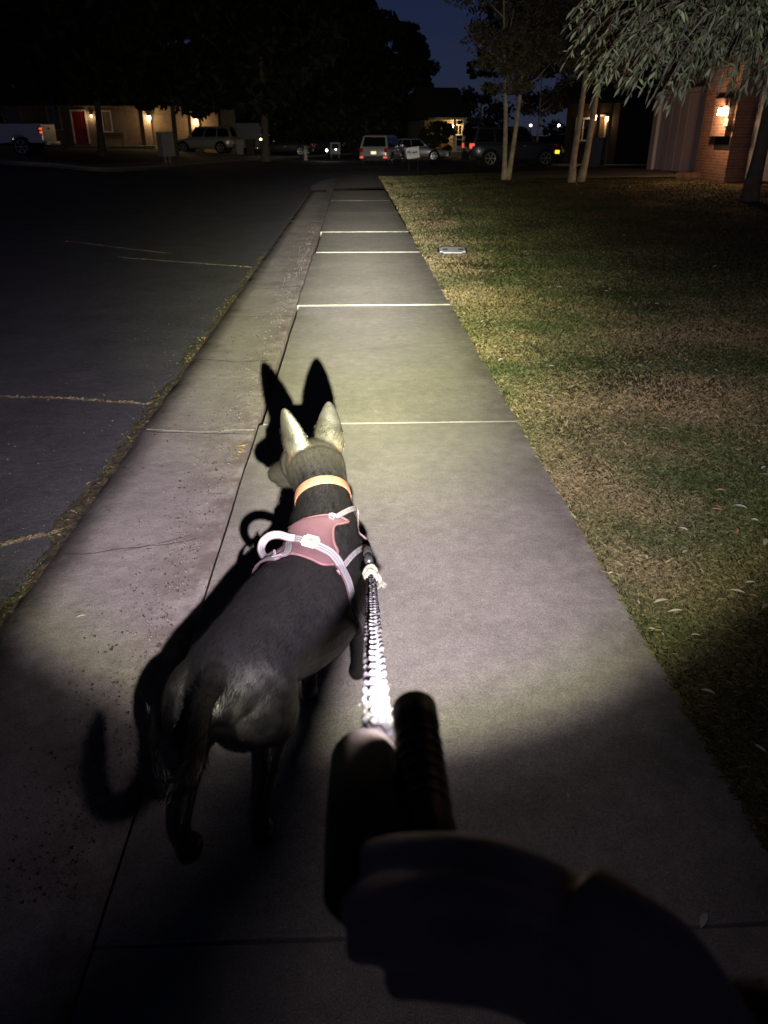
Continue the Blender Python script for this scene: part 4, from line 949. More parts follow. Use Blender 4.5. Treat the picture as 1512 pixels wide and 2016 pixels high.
# --- porch house in the middle distance
H3 = House('porch_house', 'small house with a warmly lit white porch seen past the parked cars', (3.0, 66), (12.6, 67.5), .05)
x0, zt = H3.at(858, 236); x1, _ = H3.at(912, 236)
H3.box('wall', x0-.4, x1+.1, 2.0, 8, -.4, zt, 'stucco'); H3.box('eave', x0-.1, x1+.2, -.3, 1.99, zt, zt+.16, 'trim')
bm = bmesh.new(); xx0, xx1 = x0-.6, x1+.6; vs = [bm.verts.new(p) for p in ((xx0, -.4, zt+.162), (xx1, -.4, zt+.162), (xx1, 8.4, zt+.162), (xx0, 8.4, zt+.162), (xx0, 4, zt+2.4), (xx1, 4, zt+2.4))]
for f in ((0, 1, 5, 4), (1, 2, 5), (2, 3, 4, 5), (3, 0, 4), (3, 2, 1, 0)): bm.faces.new([vs[i] for i in f])
fin('roof', bm, M['roof'], H3.root)
for u_ in (894, 912): xx, _ = H3.at(u_, 270); H3.box('post', xx-.09, xx+.09, -.2, -.02, -.3, zt-.002, 'trim')
xa, _ = H3.at(884, 270); xb, _ = H3.at(912, 270)
H3.box('porch_floor', x0-.4, x1+.1, -.25, 1.99, -.4, .22, 'driveway'); bm = bmesh.new()
for zz in (.55, 1.05): bx(bm, xa+.1, xb-.1, -.14, -.08, zz, zz+.08)
for k in range(7): xx = xa+.3+k*(xb-xa-.5)/6; bx(bm, xx-.025, xx+.025, -.13, -.09, .22, .55)
fin('railing', bm, M['trim'], H3.root)
r = H3.rect(866, 240, 882, 285, 2.0); doorset_y = 2.0
bm = bmesh.new(); bx(bm, r[0], r[1], 1.94, 1.996, .25, 2.2); fin('door', bm, M['wood'], H3.root)
r = H3.rect(897, 247, 908, 264, 2.0); w_ = H3.window(r[0], r[1], r[2], r[3], 2.0)
xl, zl_ = H3.at(893, 249, 1.8); bm = bmesh.new(); tube(bm, [(xl, 1.86, zl_-.1), (xl, 1.86, zl_+.02), (xl, 1.86, zl_+.14)], [.05, .10, .09], 10); o = fin('wall_lamp', bm, M['bulbw'], H3.root); point('lamp_light', (xl, 1.35, zl_), 45, (1, .60, .22), o, .06)
# --- dark house behind the paired trunks, with two lamps at its entry
H4 = House('entry_house', 'dark house behind the twin tree trunks with two small warm entry lamps', (11.5, 47), (22.5, 38), .25)
x0, zt = H4.at(1118, 205); x1, _ = H4.at(1222, 205); zt = 2.7
M['darkwood'] = mat('dark stained boards', (.035, .024, .016), (.05, .035, .024), rough=.85, scale=6); H4.box('wall', x0, x1, .0, 7, -.5, zt, 'darkwood'); H4.roof(x0, x1, 7, zt, 2.0, .5)
for u_ in (1173, 1197): xx, _ = H4.at(u_, 280, -1.2); H4.box('post', xx-.06, xx+.06, -1.26, -1.14, -.4, zt-.01, 'stucco')
for ul, vl, wv in ((1172, 232, 11), (1195, 235, 6)):
    xl, zl_ = H4.at(ul, vl, -.1); H4.lamp(xl, zl_, wv, y=-.14, size=.10, m='bulb', ly=-.12)
r = H4.rect(1178, 222, 1190, 300); doorset(H4, r[0], r[1], .05, 2.1, 'wood')
r = H4.rect(1136, 235, 1160, 275); H4.window(r[0], r[1], r[2], r[3])
# --- near house at the right: garage doors and a brick pillar with lamp and number plate
zR = .47; A5 = G(1278, 333, zR); B5 = G(1385, 345, zR)
H5 = House('brick_garage_house', 'nearest house on the right, pale garage door beside a brick pillar with a lit lamp', A5, B5, zR-.02)
xp0, _ = H5.at(1392, 300); xp1, _ = H5.at(1456, 300); xe, _ = H5.at(1640, 300); ztop = 2.62
H5.box('wall', -.55, xe, .25, 7.5, -.6, ztop, 'brick')
o = H5.roof(-.6, xe, 7.5, ztop, 2.6, .62)
g0, _ = H5.at(1300, 330); 
def gdoor(x0, x1, name='garage_door'):
    bm = bmesh.new()
    nb = max(2, int((x1-x0)/.30)); wb_ = (x1-x0)/nb
    for k in range(nb): bx(bm, x0+k*wb_, x0+(k+1)*wb_-.006, .20+.004*(k % 2), .245, .02, 2.16, .004)
    return fin(name, bm, M['mauved'], H5.root)
x_l, _ = H5.at(1283, 300, .2); x_g, _ = H5.at(1291, 300, .2)
H5.box('door_frame', x_l-.02, x_g, .10, .248, -.1, 2.28, 'trim'); gd = gdoor(x_g+.005, xp0-.02)
H5.box('header', x_g+.005, xp0-.02, .12, .246, 2.17, 2.30, 'mauved')
gd2 = gdoor(xp1+.10, xe); gd2.data.materials[0] = M['greyw']
H5.box('pillar', xp0, xp1, -.28, .245, -.3, ztop-.01, 'brick')
q0, _ = H5.at(1407, 270, -.3); q1, _ = H5.at(1436, 270, -.3); _, qz0 = H5.at(1420, 268, -.3); _, qz1 = H5.at(1426, 215, -.3)
H5.box('brick_box', q0, q1, -.44, -.285, qz0, qz1+.25, 'brick')
H5.box('box_shadow', q0+.02, q1+.1, -.288, -.281, qz0-.32, qz0-.01, 'dark')  # dark sheet painted on the pillar as the shadow below the brick box
xl, zl_ = H5.at(1424, 221, -.55); bm = bmesh.new()
tube(bm, [(xl, -.56, zl_+.10), (xl, -.56, zl_+.07), (xl, -.56, zl_-.07)], [.05, .12, .125], 14); tube(bm, [(xl, -.43, zl_+.12), (xl, -.56, zl_+.12)], [.02, .02], 8)
lm = fin('wall_lamp', bm, M['bulbw'], H5.root); point('lamp_light', (xl, -.80, zl_-.02), 66, (1, .55, .27), lm, .06)
bm = bmesh.new(); bx(bm, xl-.13, xl+.13, -.70, -.42, zl_+.105, zl_+.135, .01); fin('lamp_cap', bm, M['iron'], lm)
xs_, zs_ = H5.at(1430, 241, -.45); bm = bmesh.new(); bx(bm, xs_-.10, xs_+.10, -.468, -.4425, zs_-.085, zs_+.085, .015); npl = fin('number_plate', bm, mat('white plaque', (.38, .36, .32), rough=.5), H5.root)
def text(body, size, m, parent, loc, rot, name, ext=.002, bold=0.0):
    cu = bpy.data.curves.new(name, 'FONT'); cu.body = body; cu.size = size; cu.extrude = ext; cu.align_x = 'CENTER'; cu.align_y = 'CENTER'; cu.offset = bold
    t = bpy.data.objects.new(name, cu); COL.objects.link(t); dg = bpy.context.evaluated_depsgraph_get(); dg.update()
    me = bpy.data.meshes.new_from_object(t.evaluated_get(dg)); bpy.data.objects.remove(t); me.materials.clear()
    o = link(name, me, m, parent); o.location = loc; o.rotation_euler = rot; return o
text('411', .105, M['iron'], npl, (xs_, -.4705, zs_), (R(90), 0, 0), 'numerals', .002, .002)
# planting bed edge in front of it
bed = [GT(1330, 352), GT(1420, 352), GT(1540, 352)]
bm = bmesh.new()
for a_, b_ in zip(bed, bed[1:]):
    for k in range(6):
        p = a_.lerp(b_, k/6); q = a_.lerp(b_, (k+.96)/6); d_ = (q-p); w_ = Vector((-d_.y, d_.x, 0)).normalized()*.14
        vs = [bm.verts.new(x_+Vector((0, 0, dz))) for dz in (-.1, .16) for x_ in (p, q, q+w_, p+w_)]
        for f in ((0, 1, 5, 4), (1, 2, 6, 5), (2, 3, 7, 6), (3, 0, 4, 7), (4, 5, 6, 7), (3, 2, 1, 0)): bm.faces.new([vs[i] for i in f])
tag(fin('planting_bed_edge', bm, M['wood']), 'low dark timber edging in front of the brick garage house', 'garden edging')

# ================================================================== VEHICLES
M['tyre'] = mat('tyre rubber', (.012, .012, .012), rough=.85); M['rim'] = mat('alloy rim', (.62, .62, .64), rough=.3, metal=.8)
M['plast'] = mat('black bumper plastic', (.02, .02, .021), rough=.6); M['tail'] = mat('red tail lamp', (.45, .01, .01), rough=.15, coat=.5)
M['tailretro'] = mat('red lens with painted glow', (.5, .02, .02), rough=.15, emit=(1, .13, .08), es=.9); M['head'] = mat('headlamp glass', (.55, .55, .5), rough=.08, coat=1); M['amber'] = mat('amber marker lamp', (.7, .35, .02), rough=.15, emit=(1, .62, .03), es=1.6)  # red tail glow is emission standing in for flashlight thrown back by unlit lenses
M['plate'] = mat('plate', (.75, .75, .65), rough=.4, emit=(1, .95, .55), es=.9); M['plated'] = mat('unlit plate', (.5, .5, .5), rough=.4)  # bright plate's emission paints the flashlight it throws back, no plate lamp
def paint(name, c, rough=.28): return mat(name, c, rough=rough, metal=.35, coat=.7, spec=.5)
M['silver'] = paint('silver paint', (.42, .40, .38)); M['white'] = paint('white paint', (.66, .66, .70)); M['navy'] = paint('dark blue black paint', (.06, .065, .09)); M['darkp'] = paint('dark paint', (.04, .04, .045)); M['maroon'] = paint('dark red paint', (.09, .015, .015)); M['pearl'] = paint('pale metallic paint', (.50, .46, .44)); M['whitegrey'] = paint('greyish white paint', (.40, .40, .44))
_wh = None
def wheel(root, x, y, r, w, side):
    o = bpy.data.objects.new('wheel', None); COL.objects.link(o); o.parent = root; o.location = (x, y, r); o.rotation_euler = (0, 0, 0 if side > 0 else math.pi)
    bm = bmesh.new(); prof_ = [(-w/2, r*.72), (-w/2, r*.94), (-w/2+.03, r), (w/2-.03, r), (w/2, r*.94), (w/2, r*.72), (w/2-.05, r*.66)]
    tube(bm, [(0, a_, 0) for a_, _ in prof_], [b_ for _, b_ in prof_], 28, up=(0, 0, 1)); fin('tyre', bm, M['tyre'], o, False)
    bm = bmesh.new(); tube(bm, [(0, w/2-.015, 0), (0, w/2+.004, 0)], [.07, .055], 14)
    for k in range(6):
        a_ = k*math.pi/3; tube(bm, [(.04*math.cos(a_), w/2-.012, .04*math.sin(a_)), (r*.64*math.cos(a_), w/2-.004, r*.64*math.sin(a_))], [(.028, .012), (.042, .012)], 6, up=(0, 1, 0))
    N_ = 28; ri = []
    for k in range(N_):
        a_ = 2*math.pi*k/N_; c_, s_ = math.cos(a_), math.sin(a_); ri.append([bm.verts.new((c_*q, yy, s_*q)) for q, yy in ((r*.60, w/2-.03), (r*.64, w/2+.002), (r*.70, w/2+.004), (r*.72, w/2-.03))])
    for k in range(N_):
        for j in range(3): bm.faces.new((ri[k][j], ri[(k+1) % N_][j], ri[(k+1) % N_][j+1], ri[k][j+1]))
    fin('rim', bm, M['rim'], o); return o
def shell(name, secs, m, root, seg=20):
    """loft of rounded-box sections along x: (x, zb, zt, hw, round)"""
    bm = bmesh.new(); rows = []
    for x, zb, zt, hw, rr in secs:
        row = []
        for k in range(seg):
            a_ = 2*math.pi*k/seg+math.pi/seg; c_, s_ = math.cos(a_), math.sin(a_); e_ = rr
            row.append(bm.verts.new((x, hw*math.copysign(abs(c_)**e_, c_), (zb+zt)/2+(zt-zb)/2*math.copysign(abs(s_)**e_, s_))))
        rows.append(row)
    for a_, b_ in zip(rows, rows[1:]):
        for k in range(seg): bm.faces.new((a_[k], a_[(k+1) % seg], b_[(k+1) % seg], b_[k]))
    bm.faces.new(rows[0][::-1]); bm.faces.new(rows[-1]); return fin(name, bm, m, root, True)
def green(root, m, base, roof, zb, zt, wb, wt_, mull=(.36,), rearwin=True):
    """cabin: base=(x_rear,x_front) roof=(x_rear,x_front); windows are glass panels 4 mm proud"""
    bm = bmesh.new(); c = {}
    for nm, (xr, xf), z, w in (('b', base, zb, wb), ('m', (base[0]*.15+roof[0]*.85, base[1]*.15+roof[1]*.85), zt-.10*(zt-zb), wt_+.05), ('t', (roof[0]+.10, roof[1]-.10), zt, wt_-.08)):
        c[nm] = [bm.verts.new(p) for p in ((xr, -w, z), (xf, -w, z), (xf, w, z), (xr, w, z))]
    for a_, b_ in (('b', 'm'), ('m', 't')):
        for k in range(4): bm.faces.new((c[a_][k], c[a_][(k+1) % 4], c[b_][(k+1) % 4], c[b_][k]))
    bm.faces.new(c['t']); co = {k: [v.co.copy() for v in vs] for k, vs in c.items()}
    fin('cabin', bm, m, root)
    def panel(name, k, t0, t1, s0, s1):
        b0, b1 = co['b'][k], co['b'][(k+1) % 4]; m0, m1 = co['m'][k], co['m'][(k+1) % 4]
        f = lambda t, s: b0.lerp(b1, t).lerp(m0.lerp(m1, t), s)
        q = [f(t0, s0), f(t1, s0), f(t1, s1), f(t0, s1)]; n_ = (q[1]-q[0]).cross(q[3]-q[0]).normalized(); ctr = (f(.5, .5)-Vector(((base[0]+base[1])/2, 0, (zb+zt)/2)))
        if n_.dot(ctr) < 0: n_ = -n_
        bm = bmesh.new(); vs = [bm.verts.new(p+n_*e_) for e_ in (-.01, .006) for p in q]
        for f_ in ((0, 1, 5, 4), (1, 2, 6, 5), (2, 3, 7, 6), (3, 0, 4, 7), (4, 5, 6, 7), (3, 2, 1, 0)): bm.faces.new([vs[i] for i in f_])
        fin(name, bm, M['glass'], root)
    panel('windscreen', 1, .06, .94, .06, .94)
    if rearwin: panel('rear_window', 3, .07, .93, .12, .92)
    cuts = [0.035]+list(mull)+[.965]
    for k in (0, 2):
        for a_, b_ in zip(cuts, cuts[1:]):
            t0, t1 = a_+.012, b_-.012
            if k == 2: t0, t1 = 1-t1, 1-t0
            panel('side_window', k, t0, t1, .08, .93)
def car(name, label, cat, kind, m, loc, rz, tail='tail', plate='plated', group=None, sc=1.0, amber=False):
    root = thing(name, label, cat, loc, rz, group); pm = M[m]; S_ = {'suv': (4.65, 1.86, 1.70, .36, 1.36), 'sedan': (4.6, 1.80, 1.43, .33, 1.34), 'bigsuv': (4.85, 1.92, 1.80, .38, 1.42)}[kind]
    L, Wd, Hh, wr, wx = S_; hw = Wd/2; bt = Hh*.60 if kind != 'sedan' else Hh*.64; hood = bt-.04
    if kind == 'sedan':
        secs = [(-L/2, .42, bt-.12, hw*.80, .45), (-L/2+.10, .28, bt-.03, hw*.93, .40), (-L/2+.8, .24, bt+.0, hw*.985, .34), (-.6, .22, bt, hw, .30), (.8, .22, bt-.01, hw, .30), (L/2-1.0, .24, hood-.10, hw*.98, .34), (L/2-.25, .27, hood-.20, hw*.90, .40), (L/2, .36, hood-.34, hw*.74, .45)]
        base, rf = (-L/2+.55, .95), (-1.05, .15)
    else:
        secs = [(-L/2, .48, bt-.06, hw*.84, .40), (-L/2+.08, .34, bt-.0, hw*.95, .34), (-L/2+.7, .28, bt, hw*.99, .30), (-.6, .26, bt, hw, .28), (.8, .26, bt, hw, .28), (L/2-1.0, .28, hood-.02, hw*.985, .32), (L/2-.2, .30, hood-.12, hw*.92, .36), (L/2, .42, hood-.24, hw*.80, .42)]
        base, rf = (-L/2+.10, 1.02), (-L/2+.38, .30)
    shell('body', secs, pm, root); green(root, pm, base, rf, bt-.03, Hh, hw*.93, hw*.72, (.34, .66) if kind != 'sedan' else (.22, .56))
    for sx in (-1, 1):
        for sy in (-1, 1):
            xx = sx*wx
            bm = bmesh.new(); tube(bm, [(xx, sy*(hw-.10), wr), (xx, sy*(hw+.006), wr)], [wr*1.17, wr*1.17], 28); fin('wheel_arch', bm, M['dark'], root)
            wheel(root, xx, sy*(hw-.09), wr, .23, sy)
    bm = bmesh.new(); bx(bm, -L/2-.05, -L/2+.30, -hw*.88, hw*.88, .30, .56, .04); fin('rear_bumper', bm, M['plast'] if kind != 'sedan' else pm, root)
    bm = bmesh.new(); bx(bm, L/2-.30, L/2+.04, -hw*.80, hw*.80, .28, .52, .04); fin('front_bumper', bm, M['plast'] if kind != 'sedan' else pm, root)
    for sy in (-1, 1):
        bm = bmesh.new(); y0 = sy*hw*.70; y1 = sy*hw*.945; bx(bm, -L/2-.012, -L/2+.20, min(y0, y1), max(y0, y1), bt-.26, bt-.03, .03); fin('taillight', bm, M[tail], root)
        bm = bmesh.new(); y0 = sy*hw*.55; y1 = sy*hw*.88; bx(bm, L/2-.26, L/2-.02, min(y0, y1), max(y0, y1), hood-.42, hood-.26, .03); hl = fin('headlight', bm, M['head'], root)
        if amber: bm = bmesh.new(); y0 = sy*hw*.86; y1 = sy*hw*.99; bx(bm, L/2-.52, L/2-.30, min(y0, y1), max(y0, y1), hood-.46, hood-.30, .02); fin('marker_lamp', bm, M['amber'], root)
        bm = bmesh.new(); bx(bm, .62, .78, min(sy*hw*.96, sy*(hw+.17)), max(sy*hw*.96, sy*(hw+.17)), bt+.02, bt+.16, .03); fin('mirror', bm, pm if kind != 'bigsuv' else M['darkp'], root)
        for xx in (-.75, .30):
            bm = bmesh.new(); bx(bm, xx-.09, xx+.09, min(sy*(hw-.01), sy*(hw+.03)), max(sy*(hw-.01), sy*(hw+.03)), bt-.17, bt-.13, .008); fin('door_handle', bm, M['rim'] if kind == 'bigsuv' else pm, root)
    pw = .26 if plate == 'plate' else .22
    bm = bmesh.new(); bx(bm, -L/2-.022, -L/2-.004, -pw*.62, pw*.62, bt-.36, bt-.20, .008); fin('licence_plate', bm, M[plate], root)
    return root
def P3(u, v, dz=0.0): return GT(u, v, dz)
def face(u0, v0, u1, v1, dz=0):        # heading from the rear wheel's ground point to the front wheel's
    a_, b_ = GT(u0, v0, dz), GT(u1, v1, dz); return math.atan2(b_.y-a_.y, b_.x-a_.x), (a_+b_)/2, (b_-a_).length
def put(o, loc, dz=0): o.location = (loc.x, loc.y, loc.z+dz)
def depth_point(u, d, z=None):
    r = ray(u, 264); k = d/math.hypot(r.x, r.y); x, y = r.x*k, r.y*k; return Vector((x, y, z if z is not None else terr(x, y)))
ZB = ROADZ+.145
p = depth_point(402, 63); c1 = car('suv', 'silver sport utility car on the driveway in front of the lit garage lamps', 'car', 'suv', 'silver', (p.x, p.y, .36), math.pi-R(6))
c1.location.z = lotz(p.x, p.y)+.02
p = depth_point(755, 53); c2 = car('suv', 'pale sport utility car seen from behind with painted glow on its plate and low red reflectors', 'car', 'suv', 'pearl', (p.x, p.y, terr(p.x, p.y)+ROADZ), R(90)-R(17), tail='tail', plate='plate')
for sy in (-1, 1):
    bm = bmesh.new(); bx(bm, -2.41, -2.37, min(sy*.62, sy*.84), max(sy*.62, sy*.84), .44, .54, .01); fin('reflector', bm, M['tailretro'], c2)
p = depth_point(838, 60); c3 = car('sedan', 'greyish white sedan parked half hidden behind the yard sign', 'car', 'sedan', 'whitegrey', (p.x-.6, p.y, terr(p.x, p.y)+ROADZ+.02), R(-12))
p = depth_point(1012, 43.5); c4 = car('suv', 'dark blue-black sport utility car on the right driveway behind the twin pale trunk', 'car', 'bigsuv', 'navy', (p.x, p.y, terr(p.x, p.y)+.02), R(6), tail='tailretro', amber=True)
p = depth_point(1145, 50); c5 = car('sedan', 'dark red car parked beyond the second pair of trunks', 'car', 'sedan', 'maroon', (p.x, p.y, .12), R(20))
p = depth_point(560, 66); c6 = car('sedan', 'dark unlit sedan left of the hydrant, only glints showing', 'car', 'sedan', 'darkp', (p.x, p.y, lotz(p.x, p.y)+.01), R(174))
p = depth_point(622, 72); c7 = car('suv', 'dark unlit car right of the hydrant, only glints showing', 'car', 'suv', 'darkp', (p.x, p.y, lotz(p.x, p.y)+.01), R(165))
# pickup: cab, open bed, tailgate
def pickup(loc, rz):
    root = thing('pickup_truck', 'white pickup truck at the left edge with painted glow in its red tail lamp', 'pickup truck', loc, rz); pm = M['white']; hw = .99
    shell('body', [(.30, .55, 1.22, hw*.97, .2), (.35, .50, 1.30, hw, .2), (1.2, .5, 1.30, hw, .22), (2.0, .5, 1.26, hw*.99, .25), (2.75, .52, 1.18, hw*.95, .3), (2.95, .6, 1.0, hw*.85, .4)], pm, root)
    green(root, pm, (-.62, 1.35), (-.45, .75), 1.25, 1.92, hw*.93, hw*.78, (.48,)); box('cab_lower', (-.62, .36, -hw, hw, .5, 1.29), pm, root, .03)
    bm = bmesh.new(); w_ = .07; x0, x1 = -2.85, -.70
    for sy in (-1, 1):      # bed sides with a real wheel opening
        out = [(x0, .58), (x0+.62, .58)]+[(-1.78+.50*math.cos(a_), .42+.52*math.sin(a_)) for a_ in np.linspace(math.pi*.9, math.pi*.1, 12)]+[(x1-.05, .55), (x1, .55), (x1, 1.40), (x0, 1.40)]
        va = [bm.verts.new((x, sy*hw, z)) for x, z in out]; vb_ = [bm.verts.new((x, sy*(hw-w_), z)) for x, z in out]
        bm.faces.new(va if sy < 0 else va[::-1]); bm.faces.new(vb_[::-1] if sy < 0 else vb_)
        for k in range(len(out)): bm.faces.new((va[k], va[(k+1) % len(out)], vb_[(k+1) % len(out)], vb_[k]))
    bx(bm, x0, x1, -hw+w_+.002, hw-w_-.002, .62, .70); bx(bm, x1-.07, x1, -hw+w_+.002, hw-w_-.002, .702, 1.40)
    fin('bed', bm, pm, root)
    bm = bmesh.new(); bx(bm, x0-.04, x0+.03, -hw+w_+.004, hw-w_-.004, .66, 1.38, .012); tg = fin('tailgate', bm, pm, root); box('handle', (x0-.055, x0-.041, -.13, .13, 1.16, 1.24), M['plast'], tg)
    bm = bmesh.new(); bx(bm, x0-.20, x0-.045, -hw*.95, hw*.95, .46, .64, .04); fin('rear_bumper', bm, M['rim'], root)
    for sy in (-1, 1):
        bm = bmesh.new(); y0, y1 = sy*(hw-.13), sy*(hw+.008); bx(bm, x0-.012, x0+.17, min(y0, y1), max(y0, y1), .98, 1.28, .02); t_ = fin('taillight', bm, M['tail'], root)
        for zz in (1.03, 1.18): bm = bmesh.new(); bx(bm, x0-.018, x0+.09, min(sy*(hw-.09), sy*(hw+.014)), max(sy*(hw-.09), sy*(hw+.014)), zz-.05, zz+.05, .02); fin('lamp_segment', bm, M['tailretro'], t_)
    for xx in (-1.78, 1.95):
        for sy in (-1, 1):
            if xx > 0: bm = bmesh.new(); tube(bm, [(xx, sy*(hw-.1), .42), (xx, sy*(hw+.006), .42)], [.5, .5], 24); fin('wheel_arch', bm, M['dark'], root)
            wheel(root, xx, sy*(hw-.13), .41, .27, sy)
    box('underbody', (-2.7, 2.7, -.62, .62, .42, .615), M['dark'], root)
    bm = bmesh.new(); bx(bm, x0-.215, x0-.203, .28, .44, .50, .62, .005); fin('licence_plate', bm, M['plated'], root)
    for sy in (-1, 1): bm = bmesh.new(); bx(bm, 2.72, 2.93, min(sy*.62, sy*.86), max(sy*.62, sy*.86), .86, 1.04, .03); fin('headlight', bm, M['head'], root)
    return root
pe = depth_point(98, 45.0); rz = math.pi+R(1); a_ = Vector((math.cos(rz), math.sin(rz), 0)); q = Vector((pe.x, pe.y, 0))+a_*2.9; pk = pickup((q.x, q.y, lotz(q.x, q.y)), rz)

# ================================================================== STREET FURNITURE
M['boxgrey'] = mat('beige grey enamel', (.34, .32, .29), (.38, .36, .33), rough=.5, scale=3)
p = depth_point(324, 43.5); z = lotz(p.x, p.y)
mb = thing('mailbox_cluster', 'grey cluster mailbox cabinet on two short legs beside the far kerb', 'mailbox', (p.x, p.y, z), R(42))
bm = bmesh.new(); bx(bm, -.33, .33, -.25, .25, .34, 1.42, .02); cb = fin('cabinet', bm, M['boxgrey'], mb)
for r_ in range(6):
    for c_ in range(2): box('letter_door', (-.30+.31*c_, -.01+.31*c_, -.262, -.2505, .42+.155*r_, .565+.155*r_), M['boxgrey'], cb, .004)
for sx in (-.12, .12): box('leg', (sx-.05, sx+.05, -.05, .05, -.12, .345), M['kerbfar'], mb)
p = depth_point(600, 57); z = lotz(p.x, p.y)
hy = thing('fire_hydrant', 'small pale fire hydrant standing on the far corner', 'fire hydrant', (p.x, p.y, z)); M['hyd'] = mat('cream hydrant paint', (.55, .46, .36), (.45, .38, .3), rough=.5, scale=9)
bm = bmesh.new(); tube(bm, [(0, 0, 0), (0, 0, .05), (0, 0, .052), (0, 0, .55), (0, 0, .56), (0, 0, .60), (0, 0, .70), (0, 0, .76)], [.17, .17, .12, .12, .16, .16, .11, .03], 18); tube(bm, [(0, 0, .75), (0, 0, .82)], [.03, .03], 6); fin('barrel', bm, M['hyd'], hy, False)
for a_ in (0, 180, 270):
    bm = bmesh.new(); d_ = Vector((math.cos(R(a_)), math.sin(R(a_)), 0)); r_ = .075 if a_ == 270 else .055; tube(bm, [d_*.1+Vector((0, 0, .46)), d_*.2+Vector((0, 0, .46)), d_*.202+Vector((0, 0, .46)), d_*.24+Vector((0, 0, .46))], [r_, r_, r_*1.25, r_*1.2], 12); fin('outlet_cap', bm, M['hyd'], hy)
def wbin(label, p, col, rz=0, group=None, h=1.08):
    b = thing('wheelie_bin', label, 'bin', p, rz, group); m_ = mat('bin plastic', col, rough=.45)
    bm = bmesh.new(); m4 = [(-.24, -.27, .06), (.24, -.27, .06), (.24, .27, .06), (-.24, .27, .06), (-.31, -.36, h-.1), (.31, -.36, h-.1), (.31, .36, h-.1), (-.31, .36, h-.1)]
    vs = [bm.verts.new(q) for q in m4]
    for f in ((0, 1, 5, 4), (1, 2, 6, 5), (2, 3, 7, 6), (3, 0, 4, 7), (4, 5, 6, 7), (3, 2, 1, 0)): bm.faces.new([vs[i] for i in f])
    bmesh.ops.bevel(bm, geom=bm.edges[:], offset=.03, segments=2, affect='EDGES'); fin('body', bm, m_, b)
    bm = bmesh.new(); bx(bm, -.33, .33, -.39, .37, h-.1, h-.03, .025); fin('lid', bm, m_, b)
    for sx in (-.27, .27): bm = bmesh.new(); tube(bm, [(sx-.03, .27, .1), (sx+.03, .27, .1)], [.1, .1], 14); fin('wheel', bm, M['tyre'], b)
    bm = bmesh.new(); tube(bm, [(-.25, .41, h-.12), (.25, .41, h-.12)], [.018, .018], 8); fin('handle', bm, m_, b); return b
def bz(u, d, dz=0): p_ = depth_point(u, d); return (p_.x, p_.y, lotz(p_.x, p_.y)+.02+dz)
wbin('grey wheelie bin beside the dark bin, against the pale garage door', bz(470, 62), (.16, .16, .19), R(8)); wbin('black wheelie bin right of the grey bin', bz(492, 62), (.012, .012, .013), R(-5))
p = depth_point(1177, 35); wbin('tall dark blue wheelie bin between the right trunks and the entry house', (p.x, p.y, terr(p.x, p.y)), (.012, .018, .06), R(-25), h=1.15)
def gardenlamp(label, p, h, col, e, w):
    g = thing('garden_lamp', label, 'lamp', p); bm = bmesh.new(); tube(bm, [(0, 0, 0), (0, 0, h)], [.035, .03], 8); fin('post', bm, M['iron'], g)
    bm = bmesh.new(); ball(bm, (0, 0, h+.06), .075, 12); fin('globe', bm, mat('lit globe', (.9, .9, .8), rough=.3, emit=col, es=e), g); point('globe_light', (0, -.15, h+.10), w, col, g, .05)
gardenlamp('small yellow lit lamp on a post by the pale garage door', bz(513, 61), 1.05, (1, .85, .25), 12, 2)
gardenlamp('small white lit lamp low in the dark yard right of the hydrant', bz(642, 60), .5, (1, .98, .9), 18, 2)
p = bz(659, 62); cbn = thing('cabinet', 'small grey utility cabinet with a white reflector in the dark yard', 'cabinet', p, R(5)); bm = bmesh.new(); bx(bm, -.36, .36, -.2, .2, .28, 1.05, .03); fin('case', bm, M['greyw'], cbn)
box('panel', (-.24, .24, -.212, -.2015, .62, .95), M['dark'], cbn); bm = bmesh.new(); ball(bm, (.03, -.23, .60), (.07, .03, .05), 10); fin('reflector', bm, mat('white reflector with painted glow', (.9, .9, .9), rough=.2, emit=(1, 1, 1), es=6), cbn)  # reflector glows by emission in place of light thrown back
for sx in (-.28, .28): box('leg', (sx-.04, sx+.04, -.04, .04, 0, .282), M['iron'], cbn)
# far lamps between the trunks
for u_, v_, d_, e_, lab in ((1045, 247, 75, 8, 'dim far lamp left of the pair seen through the trunks'), (1100, 247, 75, 14, 'brighter far lamp right of the pair seen through the trunks')):
    r_ = ray(u_, v_); k_ = d_/math.hypot(r_.x, r_.y); q = EYE+r_*k_
    g = thing('street_lamp', lab, 'lamp', (q.x, q.y, 0)); bm = bmesh.new(); tube(bm, [(0, 0, -.4), (0, 0, q.z-.1)], [.05, .04], 8); fin('post', bm, M['iron'], g); bm = bmesh.new(); ball(bm, (0, 0, q.z), .10, 10); fin('globe', bm, mat('far lit globe', (.9, .9, .8), emit=(1, .93, .8), es=e_), g)
